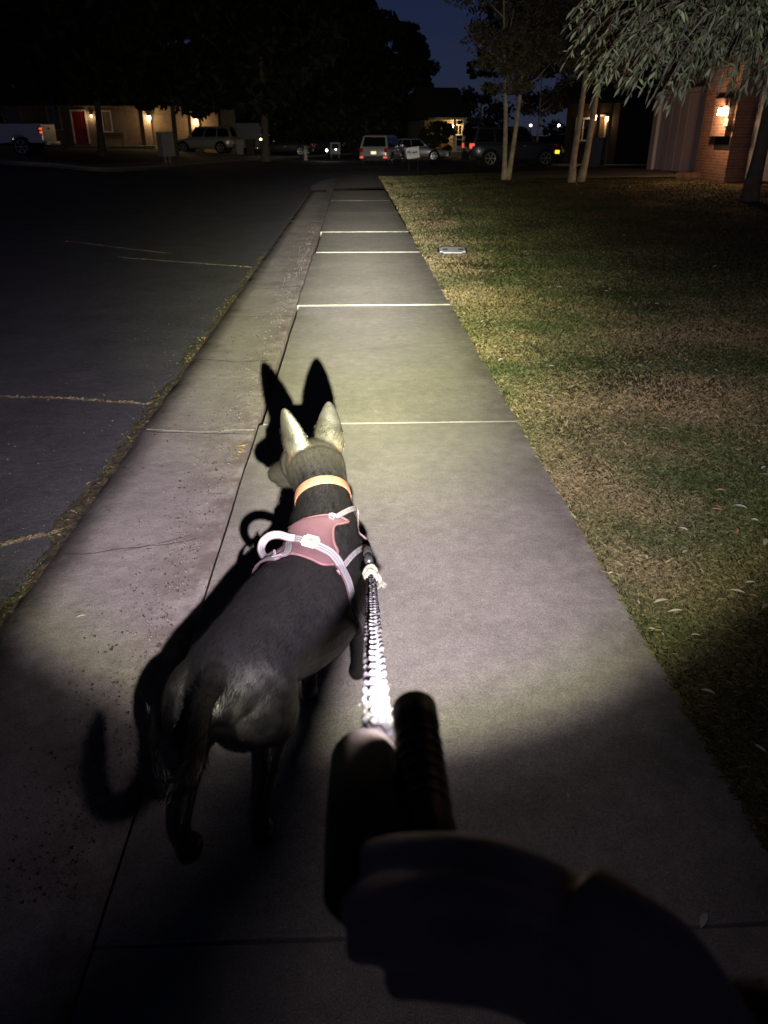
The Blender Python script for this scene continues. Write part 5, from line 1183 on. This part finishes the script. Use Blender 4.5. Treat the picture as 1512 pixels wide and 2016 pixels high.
# yard sign on wire legs
cs = [G(0, 0, .5)]; dS = 41.0
def dp(u, v, d): r_ = ray(u, v); k_ = d/math.hypot(r_.x, r_.y); return EYE+r_*k_
q = [dp(799, 291.5, dS), dp(824.5, 288, dS-.15), dp(826.5, 309.5, dS-.15), dp(801.5, 313.5, dS)]; ctr = (q[0]+q[1]+q[2]+q[3])/4
ys_ = thing('yard_sign', 'tilted white yard sign with black lettering stuck in the grass corner', 'sign', (ctr.x, ctr.y, terr(ctr.x, ctr.y)-.02))
ex = (q[1]-q[0]).normalized(); ey = (q[3]-q[0]).normalized(); ez = ex.cross(ey).normalized(); wS, hS = (q[1]-q[0]).length, (q[3]-q[0]).length
mS = Matrix((ex, -ey, ez if ez.y < 0 else -ez)).transposed()
M['signw'] = mat('white sign board', (.85, .85, .86), rough=.6)
bm = bmesh.new(); bx(bm, -wS/2, wS/2, -hS/2, hS/2, -.004, .004); pn = fin('panel', bm, M['signw'], ys_); pn.matrix_local = Matrix.Translation(ctr-Vector(ys_.location)) @ mS.to_4x4()
nrm = 1 if (mS @ Vector((0, 0, 1))).y < 0 else -1
def st(body, size, x, y, nm, col='iron'):
    o = text(body, size, M[col], pn, (x, y, .0055*nrm), (0, 0 if nrm > 0 else math.pi, 0), nm, .0015, size*.02); return o
st('PRAMIK', wS*.235, -.01, -.0, 'lettering'); st('ELECT', wS*.12, -wS*.26, hS*.18, 'lettering'); M['greyink'] = mat('grey ink', (.42, .42, .45), rough=.7); st('for city council', wS*.10, 0, -hS*.2, 'lettering', 'greyink')
for sx in (-.7, .7):
    a_ = mS @ Vector((sx*wS/2, -hS/2, 0))+ctr-Vector(ys_.location); bm = bmesh.new(); tube(bm, [a_+Vector((0, 0, .05)), Vector((a_.x, a_.y, -.2))], [.006, .006], 6); fin('leg', bm, M['iron'], ys_)
# meter cover in the lawn
p = GT(890, 498); mc = thing('meter_cover', 'pale rounded water meter lid set in the lawn beside the walk', 'cover', (p.x, p.y, lawnz(p.x, p.y)), R(-3))
mc.rotation_euler[0] = R(7)
M['lid'] = mat('pale composite lid', (.50, .50, .55), (.42, .42, .46), rough=.8, scale=12, bump=.002, bscale=120)
bm = bmesh.new(); bmesh.ops.create_cube(bm, size=1, matrix=Matrix.Translation((0, 0, .03)) @ Matrix.Diagonal((.36, .30, .05, 1)))
bmesh.ops.bevel(bm, geom=[e for e in bm.edges if abs((e.verts[0].co-e.verts[1].co).z) > .04], offset=.045, segments=4, affect='EDGES'); fin('lid', bm, M['lid'], mc)
bm = bmesh.new(); bmesh.ops.create_cube(bm, size=1, matrix=Matrix.Translation((0, 0, .0)) @ Matrix.Diagonal((.41, .35, .08, 1)))
bmesh.ops.bevel(bm, geom=[e for e in bm.edges if abs((e.verts[0].co-e.verts[1].co).z) > .04], offset=.05, segments=4, affect='EDGES'); fin('rim', bm, M['plast'], mc)
for sx in (-.10, .12): box('slot', (sx-.035, sx+.035, -.03, .03, .055, .0575), M['iron'], mc)

# ================================================================== TREES
def leaves(C_, n, spread, size, tint, flat=.6):
    """leaf quads scattered round clump centres C_ (k,3) with spread (k,)"""
    k = RNG.integers(0, len(C_), n); d = RNG.normal(0, 1, (n, 3)); d /= np.linalg.norm(d, axis=1, keepdims=True); d *= RNG.uniform(0, 1, (n, 1))**.5
    c = C_[k]+d*spread[k][:, None]*np.array([1, 1, flat]); a_ = RNG.normal(0, 1, (n, 3)); a_ /= np.linalg.norm(a_, axis=1, keepdims=True); b_ = np.cross(a_, RNG.normal(0, 1, (n, 3))); b_ /= np.linalg.norm(b_, axis=1, keepdims=True)
    s = size*RNG.uniform(.6, 1.3, (n, 1)); V = np.stack([c-a_*s, c+b_*s*.42, c+a_*s, c-b_*s*.42], 1).reshape(-1, 3); F = np.arange(n*4).reshape(-1, 4)
    return V, F, np.repeat(np.array(tint)*RNG.uniform(.6, 1.4, (n, 1)), 4, axis=0)
M['bark'] = mat('grey brown bark', (.10, .08, .06), (.16, .13, .10), rough=.95, scale=5, bump=.02, bscale=25); M['palebark'] = mat('pale smooth bark', (.36, .31, .25), (.22, .18, .14), rough=.85, scale=6, bump=.008, bscale=40)
def tree(label, base, h, crad, cz0, r0, tint, n=9000, size=.22, bark='bark', stems=((0, 0, .1, 0),), conic=False, cat='tree', name='tree', clumps=60, group=None):
    """stems: (dx, dy at foot, dx, dy at crown)"""
    t = thing(name, label, cat, base, 0, group); rr = random.Random(label)
    for (fx, fy, tx, ty) in stems:
        bm = bmesh.new(); top = cz0+(h-cz0)*.55; P_ = []
        for k in range(9): s = k/8; P_.append((fx+(tx-fx)*s+.04*h/8*math.sin(s*5+fx*9)*(s > 0), fy+(ty-fy)*s, -.15+(top+.15)*s, r0*(1.35 if k == 0 else 1-.72*s)))
        P_ = cr(P_, 3); tube(bm, [p_[:3] for p_ in P_], [float(p_[3]) for p_ in P_], 12)
        for k in range(7):
            s = .45+.5*k/7; zz = max(cz0*.8, top*s); a_ = rr.uniform(0, 6.28); L_ = crad*rr.uniform(.5, .9); c_ = Vector((fx+(tx-fx)*zz/top, fy+(ty-fy)*zz/top, zz))
            tube(bm, [c_, c_+Vector((math.cos(a_)*L_*.5, math.sin(a_)*L_*.5, L_*.35)), c_+Vector((math.cos(a_)*L_, math.sin(a_)*L_, L_*.8))], [r0*.3, r0*.18, r0*.05], 6)
        fin('trunk', bm, M[bark], t, True)
    cc_ = []; sp = []
    for k in range(clumps):
        s = rr.random()
        if conic: z = cz0+(h-cz0)*s; r_ = crad*(1-s)**.8*rr.uniform(.3, 1)+.1; q_ = crad*.30*(1-s*.75)
        else: z = cz0+(h-cz0)*s; r_ = crad*math.sqrt(max(.02, 1-(2*s-1)**2*.95))*rr.uniform(.2, 1)**.6; q_ = crad*rr.uniform(.16, .34)
        a_ = rr.uniform(0, 6.28); cc_.append((r_*math.cos(a_), r_*math.sin(a_), z)); sp.append(q_)
    V, F, T_ = leaves(np.array(cc_), n, np.array(sp), size, tint); numesh('crown', V, F, M['leaf'], t, T_, 4); return t
def tb_(u, d, dz=0): p_ = depth_point(u, d); return (p_.x, p_.y, terr(p_.x, p_.y)+dz)
dk = (.022, .026, .012); br_ = (.06, .048, .03)
tree('big dark street tree whose trunk stands before the red-door bungalow', tb_(195, 47.5), 15, 6.5, 3.2, .20, dk, 24000, .34, stems=((0, 0, .2, 0),))
tree('dark spreading tree at the far left above the pickup truck', tb_(-30, 56), 15, 7.5, 3.6, .3, dk, 24000, .36)
tree('dark tree with low ragged foliage between the two bungalow lamps', tb_(342, 52), 14, 6, 2.9, .16, dk, 22000, .30, clumps=80)
tree('brownish dark tree rising over the silver car', tb_(461, 69), 12, 3.8, 3.0, .16, br_, 9000, .20)
tree('dark tree with a grey trunk right of the yellow post lamp', tb_(520, 56), 15, 5.5, 3.4, .27, dk, 20000, .34)
tree('very tall dark conifer left of the strip of sky', tb_(590, 78), 30, 7.6, 1.5, .4, dk, 46000, .52, conic=False, clumps=130)
tree('tall dark tree in the gap behind the bungalow', tb_(455, 86), 25.0, 6.5, 2, .4, dk, 26000, .55)
tree('tall dark tree behind the bungalow roof at far left', tb_(250, 80), 22, 9, 2, .4, dk, 30000, .6); tree('tall black tree beyond the pickup at the picture edge', tb_(60, 78), 21, 9, 2, .4, dk, 30000, .6)
tree('pointed dark conifer in the centre against the blue sky', tb_(815, 92), 11.6, 3.4, .6, .25, dk, 30000, .27, conic=True, clumps=120)
tree('bushy dark tree left of the pointed conifer', tb_(770, 88), 11, 4.2, .8, .22, dk, 26000, .3, clumps=70)
tree('small dark evergreen at the right end of the low skyline', tb_(943, 62), 6.6, 1.3, .4, .14, dk, 7000, .14, clumps=40)
tree('dark rounded bush left of the lit porch', tb_(866, 62), 2.3, 1.25, .1, .06, dk, 9000, .10, cat='bush', name='bush')
tree('slender pale trunk standing beyond the dark sport utility car', tb_(1056, 47), 6.5, 2.0, 2.4, .07, br_, 4000, .10, 'palebark')
tree('twin-stemmed pale young tree in front of the dark sport utility car', tb_(1000, 26.5), 7.6, 1.75, 2.5, .085, (.075, .062, .042), 11000, .075, 'palebark', ((-.02, 0, -.35, .1), (.06, 0, .55, .1)), clumps=80)
tree('twin-trunk tree nearer the right house, one trunk thicker', tb_(1143, 24.5), 8, 2.2, 2.6, .10, (.055, .048, .033), 12000, .08, 'palebark', ((-.12, 0, .02, .1), (.12, 0, .65, .1)), clumps=80)
tree('dark tree filling the sky behind the twin trunks', tb_(1130, 52), 13, 5.5, 3.0, .2, dk, 12000, .24); tree('dark tree rising behind the brick garage house', tb_(1330, 46), 14, 7, 3.5, .3, dk, 11000, .28); tree('dark tree above the roof at the right edge', tb_(1540, 40), 13, 6, 3.5, .3, dk, 9000, .28)
tree('bare grey trunk at the right edge of the picture', tb_(1499, 19.5), 9, 3.2, 4.2, .16, (.03, .035, .018), 5000, .12, 'bark')
tree('broad dark tree behind the far parked cars', tb_(655, 84), 13, 6.5, .8, .3, dk, 30000, .42)
tree('low dark tree between the far car and the pointed conifer', tb_(720, 80), 8, 4.0, .4, .2, dk, 16000, .36)
# far wood on the skyline
rr = random.Random(5); cc_ = []; sp = []
for k in range(260): a_ = R(rr.uniform(-40, 40)); d_ = rr.uniform(135, 160); cc_.append((math.sin(a_)*d_, math.cos(a_)*d_, rr.uniform(0, 7.2))); sp.append(rr.uniform(1.5, 2.6))
V, F, T_ = leaves(np.array(cc_), 22000, np.array(sp), .5, dk); tag(numesh('far_trees', V, F, M['leaf'], None, T_, 4), kind='stuff', label='dark low wood along the skyline behind the houses')
# shrub at the brick pillar
p = GT(1392, 343); t = tree('leafy shrub lit by the lamp at the foot of the brick pillar', (p.x, p.y, p.z), 1.0, .34, .12, .02, (.16, .15, .06), 420, .055, cat='shrub', name='shrub', clumps=22)
p = GT(1470, 346); tree('low pale ground shrub right of the brick pillar', (p.x, p.y, p.z), .3, .5, .05, .012, (.18, .15, .08), 300, .05, cat='shrub', name='shrub', clumps=16)

# ---- the near tree whose drooping branches enter at the top right
wt2 = thing('willow_leaf_tree', 'near tree with long narrow grey-green leaves drooping into the upper right corner', 'tree', (5.6, 7.6, terr(5.6, 7.6)))
WO = Vector(wt2.location); M['wleaf'] = attr_mat('narrow leaves', .55, spec=.35)
bm = bmesh.new(); tube(bm, [(0, 0, -.2), (.02, 0, .3), (-.05, .0, 1.2), (-.1, -.05, 2.2), (.1, -.1, 3.4), (.2, -.2, 5)], [.26, .20, .17, .15, .12, .07], 16)
limbs = []
for (a_, b_, c_) in (((-.1, -.05, 2.3), (-1.4, -.9, 3.0), (-2.9, -2.0, 2.72)), ((-.05, -.1, 2.6), (-.9, -1.5, 3.2), (-1.9, -2.9, 2.85)), ((0, -.1, 3.0), (-1.6, -.2, 3.7), (-3.1, -.9, 3.3)), ((.05, -.1, 2.8), (-.2, -1.9, 3.3), (-.8, -3.3, 2.9))):
    P_ = cr([a_, b_, c_], 8); tube(bm, P_, [.07*(1-.8*i/len(P_)) for i in range(len(P_))], 8); limbs.append([Vector(q) for q in P_])
rr = random.Random(21); tips = []
def edge_v(u):      # how low the foliage hangs across the view
    pts_ = [(1100, 60), (1112, 118), (1150, 150), (1170, 190), (1215, 184), (1260, 178), (1300, 208), (1345, 205), (1385, 168), (1430, 170), (1445, 196), (1480, 186), (1512, 196), (1700, 210)]
    for (a_, va), (b_, vb_) in zip(pts_, pts_[1:]):
        if a_ <= u <= b_: return va+(vb_-va)*(u-a_)/(b_-a_)
    return 60
for k in range(270):
    u_ = 1110+rr.random()**.85*520; ve = edge_v(u_); v_ = ve-10-abs(rr.gauss(0, 1))*90 if rr.random() < .75 else ve-rr.uniform(4, 30)
    tips.append((u_, v_, rr.uniform(4.3, 6.6)))
tips += [(1114, 120, 5.0), (1130, 18, 4.7), (1140, 40, 4.7), (1170, 190, 5.0), (1136, 60, 4.8), (1300, 205, 4.8), (1320, 208, 4.8), (1240, 186, 4.9), (1150, 62, 4.9)]
LV = []; LT = []
def leaf(p, d, L_, w, tw, col):
    d = d.normalized(); s = d.cross(Vector((math.sin(tw), math.cos(tw)*.4, .9))).normalized(); n_ = s.cross(d)
    dr = Vector((0, 0, -1))
    c = [p, p+d*L_*.3+s*w*.42, p+d*L_*.3-s*w*.42, p+d*L_*.62+s*w*.5+dr*L_*.04, p+d*L_*.62-s*w*.5+dr*L_*.04, p+d*L_+dr*L_*.16]
    LV.append([x_[:] for x_ in c]); LT.append(col)
for (u_, v_, d_) in tips:
    tip = dp(u_, v_, d_)-WO
    # nearest limb point above it
    best = min((q for L_ in limbs for q in L_[4:]), key=lambda q: (q-tip).length+.6*abs(q.z-tip.z-.35)); back = best-tip
    L_ = min(back.length, rr.uniform(.35, .75)); st_ = tip+back.normalized()*L_+Vector((0, 0, .10*L_))
    mid = (tip+st_)/2+Vector((rr.uniform(-.04, .04), 0, .08*L_/.5)); P_ = [Vector(q) for q in cr([st_, mid, tip], 7)]
    tube(bm, P_, [.0035*(1-.7*i/len(P_)) for i in range(len(P_))], 4, cap=False)
    if back.length > L_ and rr.random() < .5: tube(bm, [best, best.lerp(st_, .5)+Vector((0, 0, .05)), st_], [.012, .007, .0035], 5)
    for i in range(1, len(P_)):
        for q_ in range(2):
            p_ = P_[i-1].lerp(P_[i], rr.random()); t_ = (P_[i]-P_[i-1]).normalized(); side = Vector((rr.uniform(-1, 1), rr.uniform(-1, 1), rr.uniform(-.8, .6)))
            dd = t_*rr.uniform(.2, .9)+side*1.1+Vector((0, 0, -.30)); g_ = rr.uniform(.35, 1.5)
            leaf(p_, dd, rr.uniform(.032, .060), rr.uniform(.008, .0135), rr.uniform(0, 6.28), (.10*g_, .135*g_, .070*g_))
    leaf(P_[-1], P_[-1]-P_[-2], .065, .013, rr.uniform(0, 6), (.11, .12, .085))
fin('branches', bm, M['bark'], wt2, True)
LV = np.array(LV, np.float32); nL = len(LV); base_ = np.arange(nL)[:, None]*6
F = np.concatenate([base_+np.array([[0, 1, 2]]), base_+np.array([[1, 3, 4]]), base_+np.array([[1, 4, 2]]), base_+np.array([[3, 5, 4]])], 1).reshape(-1, 3)
numesh('crown', LV.reshape(-1, 3), F, M['wleaf'], wt2, np.repeat(np.array(LT), 6, axis=0), 3)
# upper crown (above the frame)
cc_ = np.array([(rr.uniform(-2.6, 2), rr.uniform(-2.4, 2), rr.uniform(3.6, 6.5)) for _ in range(60)]); V, F, T_ = leaves(cc_, 9000, np.full(60, .7), .06, (.13, .155, .10)); numesh('upper_crown', V, F, M['wleaf'], wt2, T_, 4)

# ================================================================== FALLEN LEAVES
def leafmesh(nm, L_, w, curl, col, col2):
    V = []; F = []; n_ = 7
    for i in range(n_+1):
        t = i/n_; ww = w*math.sin(math.pi*min(1, t*.96+.02))**.8; z = curl*math.sin(t*3.0)+.003
        V += [(L_*(t-.5), ww/2+.04*L_*math.sin(t*2), z+ww*.25), (L_*(t-.5), .04*L_*math.sin(t*2), z), (L_*(t-.5), -ww/2+.04*L_*math.sin(t*2), z+ww*.20)]
    for i in range(n_):
        a_ = i*3; F += [(a_, a_+1, a_+4, a_+3), (a_+1, a_+2, a_+5, a_+4)]
    me = bpy.data.meshes.new(nm); me.from_pydata(V, [], F); me.materials.append(mat(nm+' tone', col, col2, rough=.6, scale=60)); return me
LM = [leafmesh('pale_leaf', .052, .015, .0015, (.66, .60, .48), (.5, .44, .32)), leafmesh('tan_leaf', .048, .014, .004, (.40, .26, .12), (.30, .20, .10)), leafmesh('grey_leaf', .045, .017, .0015, (.62, .62, .54), (.5, .5, .42)), leafmesh('yellow_leaf', .045, .010, .005, (.50, .36, .10), (.40, .28, .08))]
def drop(x, y, z, m, label, group, sc=1):
    o = bpy.data.objects.new('fallen_leaf', m); COL.objects.link(o); o.location = (x, y, z); o.rotation_euler = (rr.uniform(-.22, .22), rr.uniform(-.2, .2), rr.uniform(0, 6.28)); o.scale = (sc, sc, sc); tag(o, label, 'leaf', group)
for k in range(175):
    yy = 1.5*(13/1.5)**rr.random(); xx = 1.02+rr.random()**1.1*min(.5+yy*.55, 5); s_ = rr.uniform(.6, 1.25)*(1+.03*yy)
    drop(xx, yy, lawnz(xx, yy)+.030+.0006*yy, LM[rr.choice((0, 0, 2, 2, 0, 1))], 'slender dry leaf lying on the patchy lawn right of the sidewalk', 'dry leaves scattered on the lawn', s_)
for k in range(45):
    yy = 1.9*(9/1.9)**rr.random(); xx = .985+rr.uniform(-.03, .05); drop(xx, yy, .012, LM[rr.choice((1, 3, 0))], 'small tan leaf caught along the right edge of the sidewalk', 'tan leaves along the sidewalk edge', rr.uniform(.35, .7))
for (u_, v_, nn_, s_) in ((478, 882, 16, .03), (470, 890, 6, .03), (563, 634, 14, .05), (520, 775, 5, .03), (515, 790, 4, .03), (600, 470, 8, .09), (610, 478, 6, .09)):
    p = G(u_, v_, -.04)
    for k in range(nn_): xx, yy = p.x+rr.gauss(0, s_*.7), p.y+rr.gauss(0, s_*1.6); xx = min(xx, -.60); drop(xx, yy, gz(xx)+.006+rr.uniform(0, .008), LM[rr.choice((1, 3, 3, 0))], 'yellow leaf in the small drifts against the sidewalk in the gutter', 'yellow leaves drifted in the gutter', rr.uniform(.4, .8))
for (u_, v_, mi, s_) in ((1117, 1573, 0, .55), (1385, 1820, 2, .9), (160, 1218, 0, .7), (1100, 620, 0, .9), (770, 615, 3, 1.0), (740, 812, 0, .4), (975, 848, 1, .5), (1030, 850, 3, .6), (690, 690, 0, .4), (880, 705, 0, .3), (205, 780, 2, .5), (95, 790, 2, .5), (150, 560, 0, .5)):
    p = G(u_, v_, 0 if u_ > 560 else ROADZ); dn = {1117: 'pale leaf alone on the dark sidewalk right of the hand', 1385: 'large pale leaf at the lower right on the dark sidewalk', 160: 'pale leaf alone on the gutter concrete left of the dog'}.get(u_, 'tiny dry leaf lying out on bare paving')
    drop(p.x, p.y, (.010 if u_ > 560 else (gz(p.x)+.006 if p.x > -1.26 else ROADZ+.006)), LM[mi], dn, None if u_ in (1117, 1385, 160) else 'tiny leaves on bare paving', s_)
